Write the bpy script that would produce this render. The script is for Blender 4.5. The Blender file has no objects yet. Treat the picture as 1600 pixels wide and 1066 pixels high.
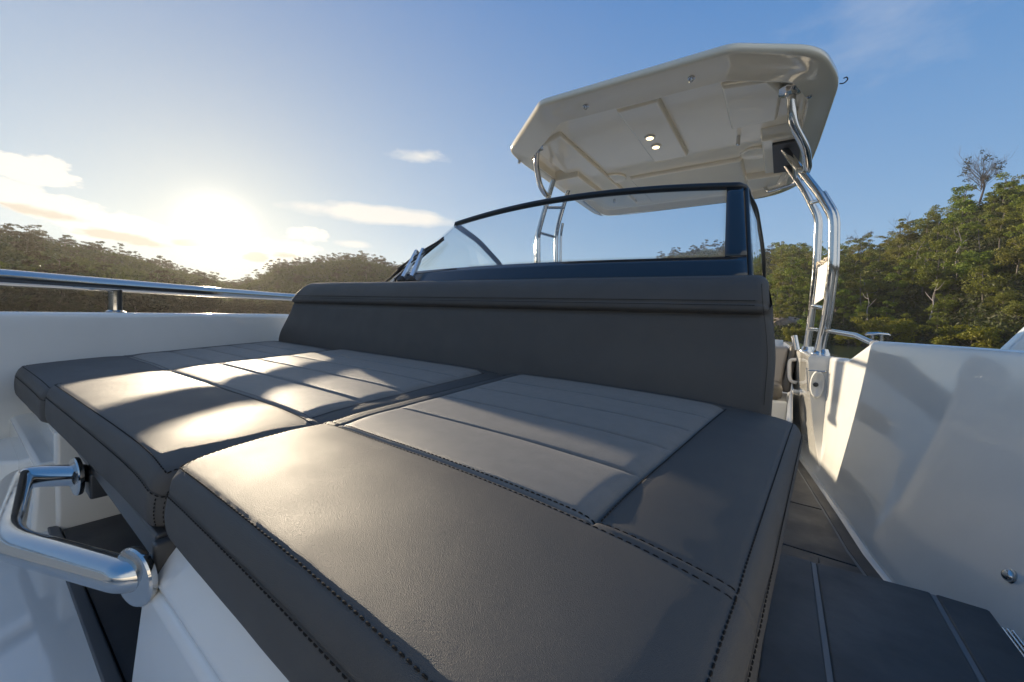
import bpy, bmesh, math, random
from mathutils import Vector, Matrix, noise as mnoise
R = math.radians
sin, cos, pi = math.sin, math.cos, math.pi
scene = bpy.context.scene
col = scene.collection
rng = random.Random(7)
BACK_FILL = (4.8, 5.3, 5.8)  # added sky brightness behind the camera, lifts fill in the shade
HAZE = .0004

# ---------------------------------------------------------------- materials
def new_mat(name):
    m = bpy.data.materials.new(name); m.use_nodes = True
    nt = m.node_tree; nt.nodes.clear()
    out = nt.nodes.new('ShaderNodeOutputMaterial')
    return m, nt, out
def N(nt, typ, **kw):
    n = nt.nodes.new(typ)
    for k, v in kw.items():
        if k == 'inp':
            for a, b in v.items(): n.inputs[a].default_value = b
        else: setattr(n, k, v)
    return n
def principled(name, base, rough=.5, metal=0., spec=.5, coat=0., bump=None, var=None, rvar=None, sheen=0., coat_rough=.05):
    m, nt, out = new_mat(name)
    p = N(nt, 'ShaderNodeBsdfPrincipled')
    p.inputs['Base Color'].default_value = (*base, 1)
    p.inputs['Roughness'].default_value = rough
    p.inputs['Metallic'].default_value = metal
    p.inputs['Specular IOR Level'].default_value = spec
    p.inputs['Coat Weight'].default_value = coat
    p.inputs['Coat Roughness'].default_value = coat_rough
    p.inputs['Sheen Weight'].default_value = sheen
    nt.links.new(p.outputs[0], out.inputs[0])
    tc = N(nt, 'ShaderNodeTexCoord')
    if var:                                        # (scale, darker colour, lo, hi)
        nz = N(nt, 'ShaderNodeTexNoise', inp={'Scale': var[0], 'Detail': 6., 'Roughness': .62})
        nt.links.new(tc.outputs['Object'], nz.inputs['Vector'])
        mr = N(nt, 'ShaderNodeMapRange', inp={'From Min': var[2], 'From Max': var[3]})
        nt.links.new(nz.outputs['Fac'], mr.inputs['Value'])
        mx = N(nt, 'ShaderNodeMix', data_type='RGBA')
        mx.inputs[6].default_value = (*var[1], 1); mx.inputs[7].default_value = (*base, 1)
        nt.links.new(mr.outputs[0], mx.inputs[0]); nt.links.new(mx.outputs[2], p.inputs['Base Color'])
    if rvar:                                       # (scale, rough lo, rough hi)
        nz = N(nt, 'ShaderNodeTexNoise', inp={'Scale': rvar[0], 'Detail': 5.})
        nt.links.new(tc.outputs['Object'], nz.inputs['Vector'])
        mr = N(nt, 'ShaderNodeMapRange', inp={'From Min': .3, 'From Max': .7, 'To Min': rvar[1], 'To Max': rvar[2]})
        nt.links.new(nz.outputs['Fac'], mr.inputs['Value']); nt.links.new(mr.outputs[0], p.inputs['Roughness'])
    last = None
    for b in (bump or []):                         # (kind, scale, strength, distance)
        if b[0] == 'noise': t = N(nt, 'ShaderNodeTexNoise', inp={'Scale': b[1], 'Detail': 3.}); o = t.outputs['Fac']
        else: t = N(nt, 'ShaderNodeTexVoronoi', inp={'Scale': b[1]}); o = t.outputs['Distance']
        nt.links.new(tc.outputs['Object'], t.inputs['Vector'])
        bn = N(nt, 'ShaderNodeBump', inp={'Strength': b[2], 'Distance': b[3]})
        nt.links.new(o, bn.inputs['Height'])
        if last: nt.links.new(last.outputs[0], bn.inputs['Normal'])
        last = bn
    if last: nt.links.new(last.outputs[0], p.inputs['Normal'])
    return m

M = {}
M['gel'] = principled('white gelcoat', (.70, .70, .675), .08, coat=.7, spec=.5, rvar=(6., .05, .11), var=(3., (.67, .67, .645), .35, .6), bump=[('noise', 2.2, .05, .02)])
M['gel_top'] = principled('cream gelcoat underside', (.80, .725, .58), .08, coat=1., rvar=(4., .04, .09), bump=[('noise', 5., .12, .02)])
M['vinyl'] = principled('charcoal marine vinyl', (.072, .067, .061), .57, spec=.42, bump=[('voronoi', 1700., .55, .0006), ('noise', 1500., .5, .0006), ('noise', 14., .05, .004)], rvar=(14., .57, .63), var=(9., (.064, .060, .056), .35, .65))
M['insert'] = principled('woven light grey insert', (.145, .136, .124), .6, spec=.42, sheen=.15, bump=[('voronoi', 1700., .6, .0007), ('noise', 900., .35, .0007), ('noise', 18., .08, .004)], var=(40., (.122, .115, .105), .35, .65))
M['thread'] = principled('dark stitching thread', (.018, .016, .014), .85, spec=.12)
M['steel'] = principled('polished stainless', (.56, .55, .535), .07, metal=1., bump=[('noise', 60., .03, .002)], rvar=(45., .04, .17))
M['black'] = principled('black powder coat', (.010, .011, .012), .28, spec=.5, bump=[('noise', 300., .05, .001)])
M['frit'] = principled('blackened glass band', (.012, .014, .017), .12, spec=.5, coat=.3)
M['rubber'] = principled('dark rubber', (.02, .02, .02), .6)
M['grey_rubber'] = principled('grey rubber gasket', (.10, .105, .11), .55)
M['board'] = principled('dark grey plastic board', (.045, .047, .05), .38)
M['tread'] = principled('charcoal foam decking', (.040, .042, .046), .5, bump=[('noise', 700., .35, .0008), ('noise', 40., .15, .003)], var=(22., (.033, .035, .038), .35, .65), rvar=(9., .38, .6))
M['caulk'] = principled('pale grey caulk line', (.15, .155, .16), .5)
M['alu'] = principled('bright aluminium', (.75, .75, .76), .22, metal=1.)
M['beige'] = principled('beige vinyl', (.34, .30, .25), .5, bump=[('noise', 300., .2, .0008)])
M['olive'] = principled('dark taupe vinyl', (.11, .10, .085), .5, bump=[('noise', 300., .2, .0008)])
M['plate'] = principled('matte white plastic', (.74, .71, .66), .45)
M['rope'] = principled('pale rope', (.55, .48, .38), .8)
M['bark'] = principled('grey bark', (.20, .17, .14), .85, bump=[('noise', 6., .5, .1)], var=(3., (.10, .085, .07), .35, .65))
M['dead'] = principled('bleached dead wood', (.34, .30, .27), .8)
M['twig'] = principled('dark twigs', (.10, .085, .08), .85)
M['rock'] = principled('sandstone', (.30, .23, .17), .85, bump=[('noise', 3., .6, .3)], var=(1.5, (.16, .12, .10), .35, .65))
M['dash'] = principled('dark grey dash', (.05, .05, .055), .5)

def emis(name, c, s):
    m, nt, out = new_mat(name)
    e = N(nt, 'ShaderNodeEmission', inp={'Color': (*c, 1), 'Strength': s}); nt.links.new(e.outputs[0], out.inputs[0]); return m
M['lamp'] = emis('warm led lens', (1., .78, .42), 2.2)

def glass_mat():
    m, nt, out = new_mat('tinted windscreen glass')
    tr = N(nt, 'ShaderNodeBsdfTransparent', inp={'Color': (.90, .935, .955, 1)})
    gl = N(nt, 'ShaderNodeBsdfGlossy', inp={'Color': (1, 1, 1, 1), 'Roughness': .015})
    fr = N(nt, 'ShaderNodeFresnel'); ge = N(nt, 'ShaderNodeNewGeometry')
    io = N(nt, 'ShaderNodeMapRange', inp={'To Min': 1.42, 'To Max': 1/1.42}); nt.links.new(ge.outputs['Backfacing'], io.inputs['Value']); nt.links.new(io.outputs[0], fr.inputs['IOR'])
    mx = N(nt, 'ShaderNodeMixShader')
    nt.links.new(fr.outputs[0], mx.inputs[0]); nt.links.new(tr.outputs[0], mx.inputs[1]); nt.links.new(gl.outputs[0], mx.inputs[2])
    nt.links.new(mx.outputs[0], out.inputs[0]); return m
M['glass'] = glass_mat()

def leaf_mat(name, c1, c2, c3):
    m, nt, out = new_mat(name)
    oi = N(nt, 'ShaderNodeObjectInfo'); tc = N(nt, 'ShaderNodeTexCoord')
    nz = N(nt, 'ShaderNodeTexNoise', inp={'Scale': .9, 'Detail': 4.})
    nt.links.new(tc.outputs['Object'], nz.inputs['Vector'])
    mr = N(nt, 'ShaderNodeMapRange', inp={'From Min': .38, 'From Max': .62}); nt.links.new(nz.outputs['Fac'], mr.inputs['Value'])
    a = N(nt, 'ShaderNodeMix', data_type='RGBA'); a.inputs[6].default_value = (*c1, 1); a.inputs[7].default_value = (*c2, 1)
    nt.links.new(mr.outputs[0], a.inputs[0])
    b = N(nt, 'ShaderNodeMix', data_type='RGBA'); b.inputs[7].default_value = (*c3, 1)
    s = N(nt, 'ShaderNodeMath', operation='MULTIPLY', inp={1: .85}); nt.links.new(oi.outputs['Random'], s.inputs[0])
    nt.links.new(s.outputs[0], b.inputs[0]); nt.links.new(a.outputs[2], b.inputs[6])
    d = N(nt, 'ShaderNodeBsdfPrincipled', inp={'Roughness': .55, 'Specular IOR Level': .3}); t = N(nt, 'ShaderNodeBsdfTranslucent')
    mx = N(nt, 'ShaderNodeMixShader', inp={0: .35})
    nt.links.new(b.outputs[2], d.inputs['Base Color']); nt.links.new(b.outputs[2], t.inputs['Color'])
    nt.links.new(d.outputs[0], mx.inputs[1]); nt.links.new(t.outputs[0], mx.inputs[2]); nt.links.new(mx.outputs[0], out.inputs[0])
    return m
M['leaf'] = leaf_mat('eucalypt leaves', (.075, .125, .014), (.22, .29, .026), (.19, .16, .03))
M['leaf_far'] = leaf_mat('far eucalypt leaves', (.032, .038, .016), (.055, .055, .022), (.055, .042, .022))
M['leaf_y'] = leaf_mat('mangrove leaves', (.16, .165, .014), (.28, .27, .018), (.2, .19, .018))
M['scrub'] = leaf_mat('scrub leaves', (.03, .05, .011), (.085, .115, .018), (.06, .07, .018))
M['soil'] = principled('leaf litter soil', (.045, .042, .022), .95, var=(.12, (.022, .026, .012), .35, .65), bump=[('noise', .6, .8, .6)])

def water_mat():
    m, nt, out = new_mat('estuary water')
    p = N(nt, 'ShaderNodeBsdfPrincipled', inp={'Base Color': (.018, .035, .028, 1), 'Roughness': .12, 'IOR': 1.33})
    tc = N(nt, 'ShaderNodeTexCoord')
    mp = N(nt, 'ShaderNodeMapping'); mp.inputs['Scale'].default_value = (1, .6, 1)
    n1 = N(nt, 'ShaderNodeTexNoise', inp={'Scale': 1.1, 'Detail': 5., 'Distortion': .4})
    nt.links.new(tc.outputs['Object'], mp.inputs[0]); nt.links.new(mp.outputs[0], n1.inputs['Vector'])
    b = N(nt, 'ShaderNodeBump', inp={'Strength': .5, 'Distance': .25}); nt.links.new(n1.outputs['Fac'], b.inputs['Height'])
    nt.links.new(b.outputs[0], p.inputs['Normal']); nt.links.new(p.outputs[0], out.inputs[0]); return m
M['water'] = water_mat()

# ---------------------------------------------------------------- object helpers
WLOC = {}
def tag(o, label=None, cat=None, group=None, kind=None):
    if label: o['label'] = label
    if cat: o['category'] = cat
    if group: o['group'] = group
    if kind: o['kind'] = kind
    return o
def thing(name, loc, label, cat, group=None):
    o = bpy.data.objects.new(name, None); col.objects.link(o); o.location = loc; o.empty_display_size = .1
    WLOC[o] = Vector(loc); return tag(o, label, cat, group)
class MB:
    def __init__(s): s.v = []; s.f = []; s.m = []
    def add(s, vs, fs, mi=0):
        k = len(s.v); s.v += [tuple(x) for x in vs]; s.f += [tuple(i + k for i in f) for f in fs]; s.m += [mi] * len(fs); return s
    def box(s, lo, hi, mi=0):
        x0, y0, z0 = lo; x1, y1, z1 = hi
        return s.add([(x0,y0,z0),(x1,y0,z0),(x1,y1,z0),(x0,y1,z0),(x0,y0,z1),(x1,y0,z1),(x1,y1,z1),(x0,y1,z1)],
                     [(0,3,2,1),(4,5,6,7),(0,1,5,4),(1,2,6,5),(2,3,7,6),(3,0,4,7)], mi)
    def hexa(s, b, t, mi=0):                       # bottom quad, top quad (ccw from above)
        return s.add(list(b) + list(t), [(0,3,2,1),(4,5,6,7),(0,1,5,4),(1,2,6,5),(2,3,7,6),(3,0,4,7)], mi)
    def prism(s, poly, z0, z1, mi=0):
        n = len(poly)
        return s.add([(x,y,z0) for x,y in poly] + [(x,y,z1) for x,y in poly],
                     [tuple(range(n))[::-1], tuple(range(n, 2*n))] + [(i,(i+1)%n,n+(i+1)%n,n+i) for i in range(n)], mi)
    def tube(s, path, r, seg=14, cap=True, mi=0):
        P = [Vector(p) for p in path]; n = len(P); vs = []; fs = []
        rr = r if isinstance(r, (list, tuple)) else [r] * n
        T = []
        for i in range(n):
            a = P[max(i-1,0)]; b = P[min(i+1,n-1)]; t = (b - a); T.append(t.normalized() if t.length > 1e-9 else Vector((0,0,1)))
        up = Vector((0,0,1)) if abs(T[0].z) < .9 else Vector((1,0,0))
        nrm = (up - T[0] * up.dot(T[0])).normalized()
        for i in range(n):
            nrm = (nrm - T[i] * nrm.dot(T[i])).normalized(); bi = T[i].cross(nrm)
            for k in range(seg):
                a = 2*pi*k/seg; vs.append(P[i] + (nrm*cos(a) + bi*sin(a)) * rr[i])
        for i in range(n-1):
            for k in range(seg):
                a = i*seg+k; b = i*seg+(k+1)%seg; fs.append((a,b,b+seg,a+seg))
        if cap: fs.append(tuple(range(seg))[::-1]); fs.append(tuple((n-1)*seg + k for k in range(seg)))
        return s.add(vs, fs, mi)
    def lathe(s, prof, origin, axis=(0,0,1), seg=24, mi=0):   # prof: (radius, height along axis)
        ax = Vector(axis).normalized(); o = Vector(origin)
        e1 = ax.orthogonal().normalized(); e2 = ax.cross(e1); vs = []; fs = []
        for r, h in prof:
            for k in range(seg):
                a = 2*pi*k/seg; vs.append(o + ax*h + (e1*cos(a) + e2*sin(a))*r)
        for i in range(len(prof)-1):
            for k in range(seg):
                a = i*seg+k; b = i*seg+(k+1)%seg; fs.append((a,b,b+seg,a+seg))
        fs.append(tuple(range(seg))[::-1]); fs.append(tuple((len(prof)-1)*seg + k for k in range(seg)))
        return s.add(vs, fs, mi)
    def loft(s, secs, close=False, caps=False, mi=0):
        n = len(secs[0]); vs = [p for q in secs for p in q]; fs = []
        for i in range(len(secs)-1):
            for k in range(n if close else n-1):
                a = i*n+k; b = i*n+(k+1)%n; fs.append((a,b,b+n,a+n))
        if caps: fs.append(tuple(range(n))[::-1]); fs.append(tuple((len(secs)-1)*n+k for k in range(n)))
        return s.add(vs, fs, mi)
    def build(s, name, mats, parent=None, smooth=30, bevel=0., seg=2, fix=True):
        mats = mats if isinstance(mats, (list, tuple)) else [mats]
        if parent is not None: o0 = WLOC[parent]
        else:
            xs, ys, zs = zip(*s.v); o0 = Vector(((min(xs)+max(xs))/2, (min(ys)+max(ys))/2, min(zs)))
        me = bpy.data.meshes.new(name)
        me.from_pydata([(x-o0.x, y-o0.y, z-o0.z) for x, y, z in s.v], [], s.f)
        for m in mats: me.materials.append(m)
        if len(mats) > 1: me.polygons.foreach_set('material_index', s.m)
        if fix:
            bm = bmesh.new(); bm.from_mesh(me); bmesh.ops.recalc_face_normals(bm, faces=bm.faces); bm.to_mesh(me); bm.free()
        if smooth:
            me.polygons.foreach_set('use_smooth', [True]*len(me.polygons))
            if smooth < 179: me.set_sharp_from_angle(angle=R(smooth))
        me.update()
        o = bpy.data.objects.new(name, me); col.objects.link(o)
        if parent is not None: o.parent = parent; WLOC[o] = o0
        else: o.location = o0; WLOC[o] = o0
        if bevel:
            b = o.modifiers.new('edge', 'BEVEL'); b.width = bevel; b.segments = seg; b.limit_method = 'ANGLE'; b.angle_limit = R(28)
            w = o.modifiers.new('wn', 'WEIGHTED_NORMAL'); w.keep_sharp = False
            me.polygons.foreach_set('use_smooth', [True]*len(me.polygons))
            if 'sharp_edge' in me.attributes: me.attributes.remove(me.attributes['sharp_edge'])
        return o
def rounded(path, rad=.05, n=6):                    # fillet the bends of a polyline
    P = [Vector(p) for p in path]; out = [P[0]]
    for i in range(1, len(P)-1):
        a, b, c = P[i-1], P[i], P[i+1]; u = (a-b); w = (c-b)
        d = min(rad, u.length*.45, w.length*.45); p0 = b + u.normalized()*d; p2 = b + w.normalized()*d
        for k in range(n+1):
            t = k/n; out.append(p0*(1-t)**2 + b*2*t*(1-t) + p2*t*t)
    out.append(P[-1]); return out
def interp(tab, x):
    if x <= tab[0][0]: return tab[0][1:] if len(tab[0]) > 2 else tab[0][1]
    for a, b in zip(tab, tab[1:]):
        if x <= b[0]:
            t = (x-a[0])/(b[0]-a[0])
            r = [p + (q-p)*t for p, q in zip(a[1:], b[1:])]
            return r if len(r) > 1 else r[0]
    return tab[-1][1:] if len(tab[-1]) > 2 else tab[-1][1]
def sstep(t): t = max(0., min(1., t)); return t*t*(3-2*t)
def catmull(pts, n):
    P = [Vector(p) for p in pts]; P = [P[0]*2-P[1]] + P + [P[-1]*2-P[-2]]; out = []
    for i in range(1, len(P)-2):
        for k in range(n):
            t = k/n; a, b, c, d = P[i-1:i+3]
            out.append(.5*((2*b) + (c-a)*t + (2*a-5*b+4*c-d)*t*t + (3*b-a-3*c+d)*t**3))
    out.append(P[-2]); return out

# ---------------------------------------------------------------- camera
f_px, W_px = 600., 1600.
cam = bpy.data.cameras.new('camera'); cam.lens = 36*f_px/W_px; cam.sensor_width = 36; cam.clip_start = .02; cam.clip_end = 6000
co = bpy.data.objects.new('camera', cam); col.objects.link(co); scene.camera = co
yaw, pitch, roll = R(35), R(-3.15), R(2.6)
fw0 = Vector((-sin(yaw), cos(yaw), 0)); r0 = Vector((cos(yaw), sin(yaw), 0))
fw = fw0*cos(pitch) + Vector((0,0,1))*sin(pitch); u0 = r0.cross(fw)
rv = r0*cos(roll) + u0*sin(roll); uv = u0*cos(roll) - r0*sin(roll)
co.matrix_world = Matrix(((rv.x, uv.x, -fw.x, 0), (rv.y, uv.y, -fw.y, 0), (rv.z, uv.z, -fw.z, 0), (0,0,0,1)))
cam.dof.use_dof = False

# ---------------------------------------------------------------- sun and sky
SUN = Vector((-.939, .295, .159)).normalized()
sl = bpy.data.lights.new('sun', 'SUN'); sl.energy = 5.0; sl.angle = R(.6); sl.color = (1., .83, .60)
so = bpy.data.objects.new('sun', sl); col.objects.link(so); so.rotation_euler = (-SUN).to_track_quat('-Z', 'Y').to_euler(); so.location = SUN*50
w = bpy.data.worlds.new('World'); scene.world = w; w.use_nodes = True
nt = w.node_tree; nt.nodes.clear()
wo = N(nt, 'ShaderNodeOutputWorld'); bg = N(nt, 'ShaderNodeBackground', inp={'Strength': .1}); nt.links.new(bg.outputs[0], wo.inputs[0])
sky = N(nt, 'ShaderNodeTexSky', sky_type='NISHITA', sun_disc=False)
SUN_EL = math.asin(SUN.z); SUN_AZ = math.atan2(SUN.x, SUN.y)
sky.sun_elevation = SUN_EL; sky.sun_rotation = SUN_AZ % (2*pi); sky.air_density = 1.0; sky.dust_density = 0.05; sky.ozone_density = 3.0; sky.altitude = 0
tc = N(nt, 'ShaderNodeTexCoord'); sp = N(nt, 'ShaderNodeSeparateXYZ'); nt.links.new(tc.outputs['Generated'], sp.inputs[0])
def val(x):
    return x
def mth(op, a, b=None, c=None, clamp=False):
    n = N(nt, 'ShaderNodeMath', operation=op, use_clamp=clamp)
    for i, x in enumerate((a, b, c)):
        if x is None: continue
        if isinstance(x, (int, float)): n.inputs[i].default_value = x
        else: nt.links.new(x, n.inputs[i])
    return n.outputs[0]
AZ = mth('MULTIPLY', mth('ARCTAN2', sp.outputs[0], sp.outputs[1]), 180/pi)
EL = mth('MULTIPLY', mth('ARCSINE', sp.outputs[2]), 180/pi)
dv = N(nt, 'ShaderNodeVectorMath', operation='DOT_PRODUCT'); nt.links.new(tc.outputs['Generated'], dv.inputs[0]); dv.inputs[1].default_value = SUN
TH = mth('MULTIPLY', mth('ARCCOSINE', mth('MINIMUM', dv.outputs['Value'], .99999)), 180/pi)
cv = N(nt, 'ShaderNodeCombineXYZ'); nt.links.new(mth('MULTIPLY', AZ, .16), cv.inputs[0]); nt.links.new(mth('MULTIPLY', EL, .34), cv.inputs[1])
def cnoise(scale, detail, off):
    n = N(nt, 'ShaderNodeTexNoise', inp={'Scale': scale, 'Detail': detail, 'Roughness': .6})
    ad = N(nt, 'ShaderNodeVectorMath', operation='ADD'); nt.links.new(cv.outputs[0], ad.inputs[0]); ad.inputs[1].default_value = (off, off*.7, 0)
    nt.links.new(ad.outputs[0], n.inputs['Vector']); return n.outputs['Fac']
n_big = cnoise(1.7, 8., 3.1); n_soft = cnoise(1.3, 7., 11.); n_sh = cnoise(2.2, 6., 23.)
def blob(az, el, ra, rb, amp, nz, soft, tilt=0.):
    dx = mth('SUBTRACT', AZ, az); dy = mth('SUBTRACT', mth('SUBTRACT', EL, el), mth('MULTIPLY', dx, tilt))
    a = mth('DIVIDE', dx, ra); b = mth('DIVIDE', dy, rb)
    q = mth('SUBTRACT', 1., mth('SQRT', mth('ADD', mth('MULTIPLY', a, a), mth('MULTIPLY', b, b))))
    q = mth('ADD', q, mth('MULTIPLY', mth('SUBTRACT', nz, .5), amp))
    return mth('MULTIPLY', mth('DIVIDE', q, soft, clamp=True), 1., clamp=True), dy, rb
def mx_(lst):
    o = lst[0]
    for x in lst[1:]: o = mth('MAXIMUM', o, x)
    return o
bl = [blob(-87.0, 11.6, 4.4, 1.5, 2.4, n_big, .22), blob(-87, 8.9, 7., 1.7, 2.2, n_big, .25, -.12), blob(-80.0, 7.5, 6.6, 1.5, 2.2, n_big, .22, -.06),
      blob(-73.5, 7.3, 4.6, .8, 2.6, n_big, .25), blob(-67.4, 7.0, 5.0, 1.6, 2.4, n_big, .25, .15), blob(-64.0, 9.8, 3.2, .9, 2.6, n_big, .25), blob(-96, 10, 6, 2.5, 2.4, n_big, .3)]
wisp = [blob(-54.5, 13.4, 11.5, 1.45, 1.0, n_soft, .45, .03), blob(-49, 21.4, 4.6, .9, 2.4, n_soft, .9), blob(7, 31, 9, 6, 2.2, n_soft, 6.), blob(-58, 9.2, 3., .5, 2., n_soft, 1.)]
cmask = mx_([b[0] for b in bl]); wmask = mx_([b[0] for b in wisp])
darks = [blob(-87.4, 7.9, 4.6, .7, 2.2, n_sh, .5), blob(-80.0, 6.6, 4.4, .65, 2.0, n_sh, .45, -.08), blob(-74.4, 7.0, 2.8, .55, 2.0, n_sh, .45), blob(-76.6, 5.3, 2.0, .45, 2.0, n_sh, .5), blob(-68.8, 6.3, 2.1, .7, 2.2, n_sh, .45, .15), blob(-66.0, 6.7, 1.8, .55, 2.2, n_sh, .5)]
dmask = mth('MULTIPLY', mx_([b[0] for b in darks]), .9)
def vmul(colr, fac):
    n = N(nt, 'ShaderNodeVectorMath', operation='SCALE'); 
    if isinstance(colr, tuple): n.inputs[0].default_value = colr
    else: nt.links.new(colr, n.inputs[0])
    if isinstance(fac, (int, float)): n.inputs[3].default_value = fac
    else: nt.links.new(fac, n.inputs[3])
    return n.outputs[0]
def vadd(a, b):
    n = N(nt, 'ShaderNodeVectorMath', operation='ADD'); nt.links.new(a, n.inputs[0]); nt.links.new(b, n.inputs[1]); return n.outputs[0]
def vmix(f, a, b):
    n = N(nt, 'ShaderNodeMix', data_type='RGBA'); nt.links.new(f, n.inputs[0])
    for i, x in ((6, a), (7, b)):
        if isinstance(x, tuple): n.inputs[i].default_value = (*x, 1)
        else: nt.links.new(x, n.inputs[i])
    return n.outputs[2]
au0 = mth('EXPONENT', mth('MULTIPLY', mth('MULTIPLY', TH, TH), -1/(2*1.8*1.8)))
au2 = mth('EXPONENT', mth('MULTIPLY', TH, -1/24.)); au1 = mth('EXPONENT', mth('MULTIPLY', TH, -1/5.))
elf = mth('POWER', mth('DIVIDE', mth('MAXIMUM', EL, 0.), 40., clamp=True), .75)
grad = vmix(elf, (2.0, 3.2, 4.4), (.22, 1.2, 3.2))             # clear air: paler at the horizon, deep blue overhead
c = vadd(vmul(sky.outputs[0], .12), vmul(grad, .86))
c = vadd(c, vmul((2.25, 1.4, -.25), au2))
CLOUD = (5.3, 5.15, 4.75); SHADE = (3.3, 2.95, 2.5); WISP = (5.0, 4.85, 4.5)
c = vmix(mth('MULTIPLY', wmask, .85), c, WISP)
c = vmix(mth('MULTIPLY', cmask, .95), c, CLOUD)
c = vmix(mth('MULTIPLY', dmask, cmask), c, SHADE)
# added fill: unseen cloud-shaped bright bank in the sky opposite the sun
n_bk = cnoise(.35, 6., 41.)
bk_fill = mth('MULTIPLY', mth('DIVIDE', mth('SUBTRACT', mth('ADD', n_bk, mth('MULTIPLY', mth('SUBTRACT', TH, 115.), .006)), .42), .14, clamp=True), mth('DIVIDE', mth('SUBTRACT', TH, 110.), 14., clamp=True))
bk_fill = mth('MULTIPLY', bk_fill, mth('DIVIDE', mth('SUBTRACT', 72., EL), 18., clamp=True))
c = vmix(bk_fill, c, BACK_FILL)
c = vadd(c, vmul((1.2, 1.05, .75), au1)); c = vadd(c, vmul((6., 5.5, 4.5), au0))
nt.links.new(c, bg.inputs[0])

# ---------------------------------------------------------------- boat root
boat = thing('motor_boat', (-1.1, 1., -1.5), 'white motor boat with charcoal sun lounge, windscreen and hardtop on steel legs', 'boat')

# gunwale: inner-top X, Z by Y; inner-bottom X by Y
R_TOP = [(-1.62,-.50,-.03),(-1.35,-.12,-.03),(-.9,.22,-.03),(-.3,.47,-.025),(.4,.565,-.022),(1.0,.572,-.02),(1.3,.562,-.02),(1.63,.530,-.02),(1.93,.455,-.02),(2.15,.388,-.02),(2.30,.338,-.02),(2.325,.328,-.024),(2.43,.272,-.108),(2.455,.262,-.116),(2.54,.222,-.116),(2.61,.213,-.116),(2.625,.126,-.116),(3.2,.112,-.116),(3.25,.108,-.116),(3.45,.085,-.116),(4.2,.075,-.116),(6.0,.02,-.116)]
R_BOT = [(-1.62,-.50),(-1.0,.0),(-.3,.33),(.4,.43),(1.2,.395),(1.63,.338),(1.7,.318),(2.03,.278),(2.5,.215),(2.87,.160),(3.1,.142),(3.5,.09),(6,.0)]
L_TOP = [(-1.62,-.50,-.045),(-1.1,-.98,-.05),(-.5,-1.56,-.05),(.06,-1.90,-.045),(.5,-2.23,-.040),(1.25,-2.76,-.031),(2.0,-3.12,-.03),(3.2,-3.38,-.06),(6,-3.5,-.1)]
def side(name, tab, sgn, bot, stations, width=.17):
    mb = MB(); secs = []
    for y in stations:
        x, z = interp(tab, y); xb = bot(y, x)
        o = [(xb, -.78), (xb, -.762), (xb + sgn*.004, -.745), (xb + sgn*.018, -.72)]
        for t in (.12, .25, .4, .55, .7, .85, .95):
            o.append((xb + sgn*.018 + (x - xb - sgn*.018)*(t + .10*sin(pi*t)), -.72 + (z - .022 + .72)*t))
        o += [(x, z-.02), (x + sgn*.003, z-.010), (x + sgn*.009, z-.003), (x + sgn*.018, z), (x + sgn*(width-.03), z-.002), (x + sgn*(width-.01), z-.008), (x + sgn*width, z-.025),
              (x + sgn*(width+.01), z-.09), (x + sgn*(width-.02), z-.13), (x + sgn*(width-.03), -.5), (x + sgn*(width-.14), -1.1), (x + sgn*(width-.35), -1.62)]
        secs.append([(a, y, b) for a, b in o])
    mb.loft(secs)
    return mb
ys = sorted(set([-1.62,-1.5,-1.35,-1.1,-.9,-.6,-.3,0,.2,.4,.6,.8,1,1.2,1.4,1.63,1.78,1.93,2.04,2.15,2.24,2.30,2.31,2.325,2.34,2.36,2.40,2.425,2.44,2.455,2.48,2.51,2.54,2.575,2.60,2.61,2.6135,2.6175,2.6215,2.625,2.64,2.7,2.87,3.0,3.15,3.18,3.2,3.22,3.25,3.35,3.43,3.45,3.47,3.6,3.9,4.2,5,6]))
bulR = side('bulwark', R_TOP, 1, lambda y, x: interp(R_BOT, y), ys).build('bulwark', M['gel'], boat, smooth=38)
tag(bulR, 'white gelcoat bulwark beside the walkway, with a notch for the hardtop legs')
bulL = side('bulwark', L_TOP, -1, lambda y, x: x + .16*min(1., (y+1.62)/.6), [-1.62,-1.4,-1.1,-.8,-.5,-.2,.06,.3,.5,.8,1.0,1.25,1.6,2,2.5,3.2,4,5,6]).build('bulwark', M['gel'], boat, smooth=38)
tag(bulL, 'white gelcoat bulwark below the steel handrail')
# water drops along the left gunwale lip
mb = MB(); dr = random.Random(3)
for k in range(70):
    y = .02 + 1.15*dr.random(); x, z = interp(L_TOP, y); r = dr.choice((.002, .003, .004, .005))
    mb.lathe([(r*.99, 0), (r*.85, r*.3), (r*.4, r*.55), (.0003, r*.6)], (x - .02 - .02*dr.random(), y, z - .0015), seg=8)
tag(mb.build('water_droplets', M['steel'], bulL, smooth=180), kind='stuff')
# transom and hull bottom
mb = MB()
secs = []
for y in ys:
    xl, zl = interp(L_TOP, y); xr, zr = interp(R_TOP, y)
    a = xl - (.17-.35); b = xr + (.17-.35)
    secs.append([(a, y, -1.6), ((a*.75+b*.25), y, -1.85), ((a+b)/2, y, -2.0), ((a*.25+b*.75), y, -1.85), (b, y, -1.6)])
mb.loft(secs)
mb.add([(-3.5,6,-.1),(.02,6,-.1),(.02,6,-1.6),(-3.5,6,-1.6)], [(0,1,2,3)])
mb.build('hull_bottom', M['gel'], boat)
# soles: cockpit and walkway
mb = MB()
fl = [(interp(R_BOT, y)+.01, y) for y in (1.15,1.63,2.03,2.5,2.87,3.1,3.5,5.9)]
mb.prism(fl + [(-3.3,5.9),(-3.15,3),(-2.9,2),(-2.2,1.15)], -.80, -.762)
sole = mb.build('cockpit_sole', M['gel'], boat); 
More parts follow.
